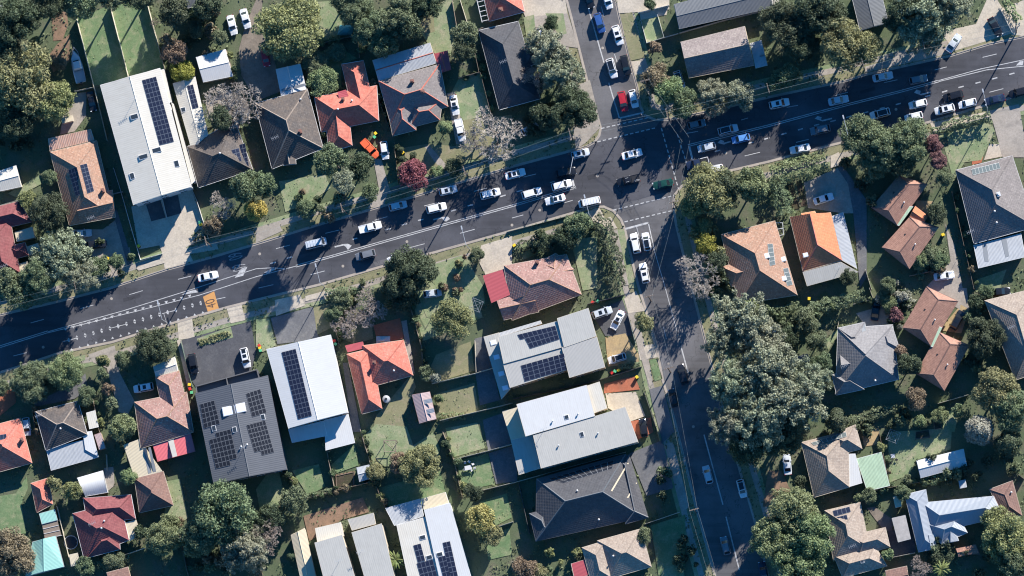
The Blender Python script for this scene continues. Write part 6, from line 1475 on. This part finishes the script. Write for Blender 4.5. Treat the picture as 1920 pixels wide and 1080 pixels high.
FENCES = '''
00:570,130 640,410 720,720 800,1050|c|1.8|pale boundary fence between the boat yard and first long lawn
00:820,30 960,575|c|1.8|pale fence dividing the two long lawns
00:1095,0 1240,550 1290,760|c|1.8|pale fence on the right side of the second long lawn
00:560,682 690,655|c|1.6|short fence across the drive below the boat
00:1695,375 1772,640|t|1.6|timber fence along the right side of the bright white garage
01:350,430 435,740 500,1060|t|1.8|timber fence between mossy dark house and terracotta red house
01:440,335 560,305 720,270|t|1.6|timber fence across the lawn below the big olive tree
01:740,140 775,430|t|1.7|timber fence under the top middle tree clump
01:870,600 950,830 1022,1015|t|1.7|fence between the terracotta red and grey tiled houses
01:1530,0 1582,168|c|1.8|pale fence at the top right of the dry grass
01:1470,0 1510,235|t|1.5|dark fence on the left of the upright leafy tree
01:1520,582 1672,540 1642,400|t|1.7|fence corner around the small shaded lawn
01:1682,545 1760,845|t|1.6|fence on the right of the sunny drive-side lawn
01:1620,230 1705,205|c|1.7|short fence joining the charcoal roof to the pergola
02:945,95 1175,38|w|1.2|white front fence at the top, east of the north street
02:965,150 1010,320 1140,280 1245,250|w|1.1|white railing around two sides of the small square lawn
02:1090,110 1140,280|w|1.1|white rail on the right of the small square lawn
02:1255,245 1550,160 1860,82|g|1.8|long grey fence behind the pinkish brown gabled house
03:100,62 265,20|c|1.7|short pale fence at the top near the annex
03:1740,60 1830,240|w|1.4|white wall beside the top right driveway
03:1240,985 1670,870|w|.8|low white wall along the hedge path at right
10:850,180 905,355 985,640 1052,868|w|1.0|white low wall on the left of the white duplex forecourt
10:1052,868 1215,822|w|.8|white low front wall before the grassed bed
10:1212,400 1250,552|w|.9|low white dividing wall between the two garage ramps of the white duplex
10:1440,345 1480,440 1562,712|w|1.1|white post wall on the right of the white duplex forecourt
10:1415,762 1572,718|d|1.0|dark picket front fence of the white duplex
10:830,376 915,356|g|1.6|short gate fence between orange-brown house and white duplex
10:-20,465 130,422|g|1.7|grey fence above the maroon house
10:1575,705 1900,640|n|1.0|low dark green front fence beside the yellow bush
11:1035,-10 1062,285|t|1.6|fence between the orange ute drive and front lawn
11:1010,345 1130,310 1320,262|n|.9|low dark front fence by the pink tree
11:1395,205 1640,130 1920,60|n|.9|low dark front fence below the silvery bare tree
12:-40,660 420,540|n|.8|low front railing south of the main road by the corner garden
12:630,870 640,900|t|.9|tiny garden bench back in the corner lawn
13:730,940 775,1085|c|1.8|cream fence at the foot of the parking yard
13:1060,988 1335,930|t|1.4|timber fence below the villa garden bed
13:1480,800 1545,1085|t|1.7|fence on the right of the villa driveway
13:1380,360 1470,760|t|1.6|fence between villas and the grey tiled house
20:695,830 745,1080|t|1.6|fence right of the dark brown house
20:1355,400 1440,740|n|1.2|dark fence on the left of the slate duplex path
20:235,880 265,1080|t|1.6|fence on the left of the dark brown house
21:1150,120 1240,440 1250,620|t|1.7|fence right of the terracotta L-shaped house
21:580,250 620,420|t|1.6|fence left of the brown bare tree garden
21:1380,992 1640,930 1920,862|c|1.7|cream fence below the small back lawn
21:1320,715 1640,640 1770,600|c|1.7|cream fence between the two grey duplex lawns
21:1640,395 1650,625|c|1.6|cream side fence by the grey duplex court
31:500,0 590,440|t|1.7|fence between the white duplex lawn and vegetable patch
31:590,440 880,368|t|1.7|fence below the vegetable patch and grey garden shed
31:885,370 985,610|t|1.7|fence right of the bare earth yard
31:780,-20 860,250|t|1.7|fence left of the timber frame lawn
31:1400,0 1480,205 1545,485|t|1.7|fence right of the timber frame lawn
31:1480,205 1740,140 1925,88|c|1.7|cream fence between the two courtyards
31:1670,442 1925,380|c|1.7|cream fence below the shaded courtyard
31:1815,708 1925,672|c|1.7|cream fence right of the golden olive tree
31:175,285 275,365|t|1.7|fence corner right of the slate duplex lawn
31:20,600 240,542|t|1.7|fence below the slate duplex lawn
31:385,495 590,442|t|1.7|fence above the bare earth yard
30:425,560 530,1005|c|1.7|pale fence left of the bottom left maroon house
30:900,932 1080,870|c|1.6|pale fence below the maroon house's right corner
30:795,170 802,285|c|1.6|short pale fence right of the blue-white roof
30:1410,1080 1330,720|t|1.6|fence right of the narrow lawn beside the brown garage
32:-10,385 420,265 850,150|c|1.6|cream fence between the white flat duplex and dark slate house
32:1000,688 1255,600|c|1.4|cream fence at the dark slate house's front corner
32:0,972 65,950|c|1.6|short cream fence at the bottom edge
32:50,385 130,760|d|1.6|dark fence on the left of the dark slate house
22:10,830 300,770 650,690|d|1.4|black picket fence between the two modern duplexes
22:650,690 970,590|d|1.2|black picket fence between sandstone and terracotta drives
22:990,780 1120,1160|d|1.3|black front fence of the white modern duplex
22:565,120 835,50|d|1.5|dark fence above the grey duplex driveway
22:870,200 925,410|g|1.0|grey curved front wall of the grey duplex
23:760,0 790,80 640,118|c|1.7|cream fence corner above the light grey villa
23:1275,865 1500,800|c|1.5|pale fence below the southernmost villa
23:520,300 530,255|c|1.6|short fence at the light grey villa's north corner
33:905,945 1100,905|c|1.7|cream fence below the slab carport
33:835,0 908,405|t|1.6|fence left of the clothesline lawn
33:740,448 1150,372 1430,300|t|1.6|fence below the long white shed
33:1880,320 1920,350|t|1.6|short brown fence at the right edge
33:1110,10 1205,-5 1215,40 1105,55|d|.5|low dark edging around the vegetable box
'''
FSH = []
for L_ in FENCES.strip().split('\n'):
    s, k, ht, lb = L_.split('|')
    if len(lb.split()) < 13 and ('timber' in lb or lb.startswith('fence')) and 'tiny' not in lb:      # self-sown shrubs along the older fences
        pp = [Vector(q) for q in pts(s)]
        for a_, b_ in zip(pp, pp[1:]):
            L0 = (b_ - a_).length; q0 = random.uniform(4, 14)
            while q0 < L0:
                c_ = a_.lerp(b_, q0 / L0) + Vector((random.uniform(2, 7), random.uniform(-3, 3))); FSH.append((c_.x, c_.y, random.uniform(4.5, 9), random.uniform(1.2, 2.6), random.choice('bbdok'))); q0 += random.uniform(12, 30)
    fence(s, k, float(ht), lb, 'garden_wall' if ' wall' in lb else 'fence')
mass('fence_line_growth', 'self-sown shrubs and weeds growing along the older back fences', FSH)
# ================================================================== poles, lights, signals, wires
def street_light(px, py, tx, ty, label, ht=9.5, arm=4.0, dx=0, dy=1):
    p = P(px, py); r = empty('street_light', p); tag(r, label, 'street light'); b = MB(); b.tube((0, 0, 0), (0, 0, ht), .11, .07, 8); b.obj('pole', [M_STEEL], r)
    e = Vector((dx, dy, 0)).normalized() * arm; b = MB(); b.tube((0, 0, ht - .1), e + Vector((0, 0, ht + .4)), .05, .05, 6); b.obj('arm', [M_STEEL], r)
    b = MB(); b.box(e + Vector((0, 0, ht + .38)), (.3, .9, .14), math.atan2(e.y, e.x) - math.pi / 2); b.obj('lamp_head', [M_STEEL], r)
for x, y, lb in ((609, 538, 'steel street light on the south kerb by the white metal duplex'), (881, 468, 'steel street light on the south kerb near the pale driveway'), (1110, 410, 'steel street light at the south-west corner behind the white van'), (1852, 213, 'steel street light on the south kerb at the right end'), (1592, 262, 'steel street light above the three overhanging trees'), (315, 607, 'steel street light on the south kerb at the road teeth')):
    street_light(x, y, 0, 0, lb, dx=-.25, dy=1)
ZW = 9.6
def power_pole(px, py, label, deg=15, ht=10.5):                # px,py: where the pole's head shows in the photo
    t = P(px, py, ht); r = empty('power_pole', (t.x, t.y, 0), R(deg)); tag(r, label, 'power pole'); b = MB(); b.tube((0, 0, 0), (0, 0, ht), .17, .11, 8); b.obj('pole', [M_POLE], r)
    for z in (ht - .3, ht - 1.5): b = MB(); b.box((0, .12, z), (.12, 2.2, .12)); b.obj('crossarm', [M_POLE], r)
    for y in (-.95, -.4, .4, .95): b = MB(); b.tube((0, y + .1, ht - .24), (0, y + .1, ht - .05), .05, .04, 6); b.obj('insulator', [M_WHITEP], r)
    return t
NP = [(-60, 585), (140, 535), (385, 452), (640, 390), (870, 320), (1068, 250), (1250, 213), (1440, 165), (1618, 119), (1732, 84), (1905, 48), (2000, 20)]
NL = ['timber power pole off the left corner of the main road', 'timber power pole near the large grey green roadside tree', 'timber power pole beside the white duplex front fence', 'timber power pole by the drive of the orange ute', 'timber power pole below the large silvery bare tree', 'timber power pole at the north-west corner by the signals', 'timber power pole at the north-east corner under the trees', 'timber power pole near the small roadside tree', 'timber power pole right of the bright rounded olive tree', 'timber power pole below the large grey gum', 'timber power pole by the top right driveway wall', 'timber power pole past the right edge']
tops = []
for (x, y), lb in zip(NP, NL):
    if -30 < x < 1950: tops.append(power_pole(x, y, lb))
    else: tops.append(P(x, y, 10.5))
def wire(a, b_, sag, label, group, r=.016):
    m_ = MB(); n = 9; q = [a.lerp(b_, i / n) - Vector((0, 0, sag * 4 * (i / n) * (1 - i / n))) for i in range(n + 1)]; m_.path(q, r, 4); tag(m_.obj('power_cable', [M_WIRE]), label, 'cable', group)
for i, (a, c) in enumerate(zip(tops, tops[1:])):
    t = (c - a).normalized(); n = Vector((-t.y, t.x, 0))
    for k in (-.9, .5): wire(a + n * k, c + n * k, .7, 'thin overhead power cable strung along the north side of the main road', 'cables along the main road')
SPT = [(1208, 150), (1286, 262), (1262, 378), (1215, 555), (1252, 690), (1300, 955), (1360, 1160)]
SPL = ['timber power pole beside the north street, above the corner trees', None, 'timber power pole at the south-east corner', 'timber power pole on the west verge of south street by the grey duplex drive', 'timber power pole on the west verge near the terracotta drive', 'timber power pole on the lower west verge of the south street', None]
st = [power_pole(x, y, lb, -75) if lb else P(x, y, 10) for (x, y), lb in zip(SPT, SPL)]
for a, c in zip(st, st[1:]):
    t = (c - a).normalized(); n = Vector((-t.y, t.x, 0))
    for k in (-.9, .9): wire(a + n * k, c + n * k, .7, 'thin overhead power cable strung along the side street', 'cables along the side street')
def signal(px, py, label, mast=0, deg=0):
    p = P(px, py); r = empty('traffic_signal', p, R(deg)); tag(r, label, 'traffic light'); hh = 3.6 if not mast else 5.6
    b = MB(); b.tube((0, 0, 0), (0, 0, hh), .09, .07, 8); b.obj('pole', [M_STEEL if mast else M_WHITEP], r)
    hd = [(0, 0, 3.0)]
    if mast: b = MB(); b.tube((0, 0, hh - .1), (mast, 0, hh + .3), .08, .05, 6); b.obj('mast_arm', [M_STEEL], r); hd.append((mast - .3, 0, hh - .1))
    for q in hd:
        b = MB(); b.box(Vector(q) + Vector((0, -.2, 0)), (.5, .12, 1.2)); b.box(Vector(q) + Vector((0, -.32, 0)), (.32, .2, .95)); o = b.obj('signal_head', [M_BLACK], r)
        for k, nm in ((.3, 'red'), (0, 'amber'), (-.3, 'green')): b = MB(); b.tube(Vector(q) + Vector((0, -.42, k)), Vector(q) + Vector((0, -.47, k)), .1, .1, 8); b.obj('lens', [M_BLACK], o)
for a in ((1078, 300, 'mast arm traffic signal at the north-west corner', 4.0, -100), (1118, 268, 'post traffic signal on the north-west kerb', 0, 20), (1265, 396, 'post traffic signal at the south-east corner', 0, 200), (1157, 398, 'post traffic signal on the south-west corner paving', 0, 100), (1205, 218, 'post traffic signal at the north-east corner by the stop line', 0, -70), (1300, 338, 'post traffic signal on the south-east kerb by the eastern stop line', 0, 80)): signal(*a)
# ================================================================== bins, yard things
BINB = MB(); BINB.box((0, 0, .5), (.5, .55, .95), 0, 0, 1.18); BB = BINB.me('bin_body', [flat('bin_green', (.03, .06, .045), .5)])
LD = MB(); LD.box((0, 0, 1.02), (.64, .72, .09), 0, 0, .9); LDM = {k: LD.me('lid', [flat('bin_lid_' + k, c, .45)]) for k, c in dict(red=(.5, .04, .03), yellow=(.72, .5, .03), green=(.1, .42, .2)).items()}
BW = MB(); BW.tube((-.27, -.27, .12), (.27, -.27, .12), .12, .12, 8); BWM = BW.me('wheels', [M_TYRE])
def bin_(px, py, c, label):
    p = P(px, py, 1); r = empty('wheelie_bin', (p.x, p.y, .09), random.uniform(0, 6)); tag(r, label, 'bin', 'wheelie bins'); link('bin_body', BB, r); link('lid', LDM[c], r); link('wheels', BWM, r)
for L_ in '''202 485 yellow|yellow lidded bin near the white bucket in the left drive
260 461 yellow|yellow lidded bin at the left wall of the white duplex forecourt
376 421 yellow|yellow lidded bin at the right wall of white duplex forecourt
375 417 green|green lidded bin beside the yellow one in white duplex forecourt
355 721 yellow|yellow lidded bin left of the slate duplex
356 729 red|red lidded bin left of the slate duplex
359 736 green|green lidded bin left of the slate duplex
486 648 red|red lidded bin at the white metal duplex's left corner
487 652 yellow|yellow lidded bin at the white metal duplex's left corner
488 657 green|green lidded bin at the white metal duplex's left corner
627 639 red|red lidded bin at the white metal duplex's right corner
629 645 green|green lidded bin at the white metal duplex's right corner
1111 567 red|red lidded bin above the grey duplex drive
1121 565 green|green lidded bin above the grey duplex drive
1147 699 red|red lidded bin beside the sandstone drive
1153 696 green|green lidded bin beside the sandstone drive
1160 694 yellow|yellow lidded bin beside the sandstone drive
1194 707 yellow|yellow lidded bin on the terracotta drive
1768 440 yellow|yellow lidded bin beside the second villa
1517 560 yellow|yellow lidded bin at the hedge above the light grey villa
704 250 yellow|yellow lidded bin beside the terracotta red house
702 257 green|green lidded bin beside the terracotta red house
755 286 yellow|yellow lidded bin by the slim conifers
964 460 yellow|yellow lidded bin by the corner garden hedge
913 147 yellow|yellow lidded bin beside the white garage'''.replace('913 147 yellow', '432 145 yellow').split('\n'):
    a, lb = L_.split('|'); x, y, c = a.split(); bin_(float(x), float(y), c, lb)
def frame_thing(name, label, cat, segs, r, mt, base):
    rt = empty(name, base); tag(rt, label, cat)
    for nm, a, c in segs: b = MB(); b.tube(a, c, r, r, 5); b.obj(nm, [mt], rt, -base)
    return rt
tf = [(x, y) for x, y in pts('31:958,65 1050,62 1048,148 962,150')]; q = [P(x, y, 2.2) for x, y in tf]; g = [P(x, y, 0) for x, y in pts('31:968,80 1062,78 1058,170 965,168')]
frame_thing('swing_frame', 'timber swing frame casting shadow on the back lawn', 'swing', [('beam', q[0], q[1]), ('beam', q[1], q[2]), ('beam', q[2], q[3]), ('beam', q[3], q[0]), ('brace', q[0], q[2]), ('leg', q[0], g[0]), ('leg', q[1], g[1]), ('leg', q[2], g[2]), ('leg', q[3], g[3])], .09, M_WOOD, Vector((q[0].x, q[0].y, 0)))
def clothesline(px, py, label):
    t = P(px, py, 2.1); base = Vector((t.x, t.y, 0)); segs = [('post', base, t)]; tips = [t + Vector((math.cos(k * 1.571 + .4) * 1.9, math.sin(k * 1.571 + .4) * 1.9, .15)) for k in range(4)]
    segs += [('arm', t, k) for k in tips] + [('line', tips[k].lerp(t, f), tips[(k + 1) % 4].lerp(t, f)) for k in range(4) for f in (.05, .4)]
    frame_thing('clothesline', label, 'clothesline', segs, .025, M_STEEL, base)
clothesline(1675, 818, 'rotary clothesline on the sunny lawn at lower right'); clothesline(893, 572, 'rotary clothesline on the shaded lawn left of the brown corner house')
p = P(133, 1017, .7); r = empty('trampoline', (p.x, p.y, 0)); tag(r, 'black round trampoline between the fence and bottom left maroon house', 'trampoline'); b = MB(); b.tube((0, 0, .68), (0, 0, .72), 1.35, 1.35, 20); b.obj('mat', [M_BLACK], r)
b = MB()
for k in range(16): a, c = k * math.pi / 8, (k + 1) * math.pi / 8; b.tube((1.55 * math.cos(a), 1.55 * math.sin(a), .72), (1.55 * math.cos(c), 1.55 * math.sin(c), .72), .09, .09, 5)
b.obj('rim', [M_STEEL], r)
for k in range(4): b = MB(); b.tube((1.5 * math.cos(k * 1.57), 1.5 * math.sin(k * 1.57), 0), (1.5 * math.cos(k * 1.57), 1.5 * math.sin(k * 1.57), .7), .04, .04, 5); b.obj('leg', [M_STEEL], r)
p = P(724, 748, 1.8); r = empty('water_tank', (p.x, p.y, 0)); tag(r, 'grey rounded water tank in the shaded court of the terracotta house', 'tank'); b = MB(); b.tube((0, 0, 0), (0, 0, 1.8), .85, .85, 18); b.tube((0, 0, 1.8), (0, 0, 2.0), .85, .3, 18); b.obj('tank_shell', [GUT['g']], r, None); b = MB(); b.tube((0, 0, 2.0), (0, 0, 2.1), .28, .28, 10); b.obj('tank_lid', [M_BLACK], r)
def chair(px, py, mt, label, grp, rot=0):
    p = P(px, py, .5); r = empty('garden_chair', (p.x, p.y, .1), rot); tag(r, label, 'chair', grp); b = MB(); b.box((0, 0, .44), (.5, .5, .05)); b.obj('seat', [mt], r); b = MB(); b.box((0, .25, .7), (.5, .05, .55)); b.obj('backrest', [mt], r)
    for x in (-.22, .22):
        for y in (-.22, .22): b = MB(); b.box((x, y, .21), (.05, .05, .42)); b.obj('leg', [mt], r)
def table(px, py, w_, d_, mt, label, rot=.2):
    p = P(px, py, .75); r = empty('garden_table', (p.x, p.y, .1), rot); tag(r, label, 'table'); b = MB(); b.box((0, 0, .73), (w_, d_, .06)); b.obj('tabletop', [mt], r)
    for x in (-1, 1):
        for y in (-1, 1): b = MB(); b.box((x * w_ * .42, y * d_ * .42, .35), (.06, .06, .7)); b.obj('leg', [mt], r)
table(878, 877, 1.6, 1.0, M_WHITEP, 'white garden table on the courtyard lawn')
for i, (x, y) in enumerate(((872, 868), (880, 866), (887, 870), (871, 880), (884, 882), (890, 878))): chair(x, y, M_WHITEP, 'white garden chair around the white courtyard table', 'white courtyard chairs', i)
table(1674, 855, .9, .9, M_WHITEP, 'small white garden table on the clothesline lawn')
for i, (x, y) in enumerate(((1670, 866), (1681, 862), (1668, 858))): chair(x, y, M_BLACK, 'black garden chair around the small white lawn table', 'black lawn chairs', i)
# low timber edging, tarpaulin, seats and roof plant
p = P(648, 56, .6); b = MB(); n = 10
for i in range(n):
    for j in range(n):
        pass
v = []; f = []
for i in range(11):
    for j in range(9):
        u, w_ = i / 10 - .5, j / 8 - .5; v.append((p.x + u * 3.4 + w_ * .6, p.y + w_ * 2.4, .12 + .75 * max(0, 1 - 4 * u * u) * max(0, 1 - 4 * w_ * w_) + random.uniform(0, .16)))
for i in range(10):
    for j in range(8): f.append((i * 9 + j, (i + 1) * 9 + j, (i + 1) * 9 + j + 1, i * 9 + j + 1))
tag(link('tarpaulin', mesh('tarpaulin', v, f, [flat('teal_tarpaulin', (.10, .33, .32), .45)])), 'teal tarpaulin over a pile beside the top middle fence', 'tarpaulin')
for x, y, lb in ((718, 636, 'white pillowy patio cloth heap by the terracotta patio'),):
    p = P(718, 637, .7); v = []; f = []
    for i in range(9):
        for j in range(7):
            u, w_ = i / 8 - .5, j / 6 - .5; v.append((p.x + u * 3.2, p.y + w_ * 1.7, .12 + .6 * max(0, 1 - 4 * u * u) * max(0, 1 - 4 * w_ * w_) + random.uniform(0, .2)))
    for i in range(8):
        for j in range(6): f.append((i * 7 + j, (i + 1) * 7 + j, (i + 1) * 7 + j + 1, i * 7 + j + 1))
    tag(link('patio_cloth', mesh('patio_cloth', v, f, [M_WHITEP])), lb, 'cloth')
def aircon(px, py, label):
    p = P(px, py, .6); r = empty('air_conditioner', (p.x, p.y, .09), .25); tag(r, label, 'air conditioner'); b = MB(); b.box((0, 0, .42), (.95, .4, .8)); b.obj('case', [M_WHITEP], r); b = MB(); b.tube((.12, -.2, .42), (.12, -.23, .42), .3, .3, 12); b.obj('fan_grille', [M_BLACK], r)
for x, y, lb in ((133, 848, 'air conditioner below the blue-white rear roof'), (1120, 662, 'air conditioner on the east side of the grey duplex'), (385, 240, 'air conditioner beside the narrow white rear wing')): aircon(x, y, lb)
# vegetable boxes on the clothesline lawn and by the grey shed
def planter(s, label):
    q = [P(x, y, .4) for x, y in pts(s)]; c = sum(q, Vector()) / 4; base = Vector((c.x, c.y, 0)); r = empty('planter_box', base); tag(r, label, 'planter')
    for i in range(4): a, c_ = q[i], q[(i + 1) % 4]; d = c_ - a; b = MB(); b.box((a + c_) / 2 - Vector((0, 0, .2)), (d.length, .1, .5), math.atan2(d.y, d.x)); b.obj('side_board', [M_WOOD], r, -base)
    b = MB(); b.add([p + Vector((0, 0, -.08)) for p in q], [(0, 1, 2, 3)]); b.obj('soil', [G_MULCH], r, -base)
planter('33:1110,0 1205,-15 1215,35 1105,50', 'timber vegetable box at the top of the clothesline lawn'); planter('31:600,330 735,300 730,395 605,425', 'raised vegetable box beside the small grey garden shed'); planter('23:1240,960 1290,950 1300,1050 1250,1060', 'long timber planter in the right-hand garden plot')

# lettering becomes plain mesh
dg = bpy.context.evaluated_depsgraph_get()
for o in [o for o in bpy.data.objects if o.type == 'FONT']:
    me = bpy.data.meshes.new_from_object(o.evaluated_get(dg)); n = link(o.name.split('.')[0], me, o.parent, o.location); n.rotation_euler = o.rotation_euler; n.scale = o.scale
    nm = o.name.split('.')[0]; bpy.data.objects.remove(o); n.name = nm
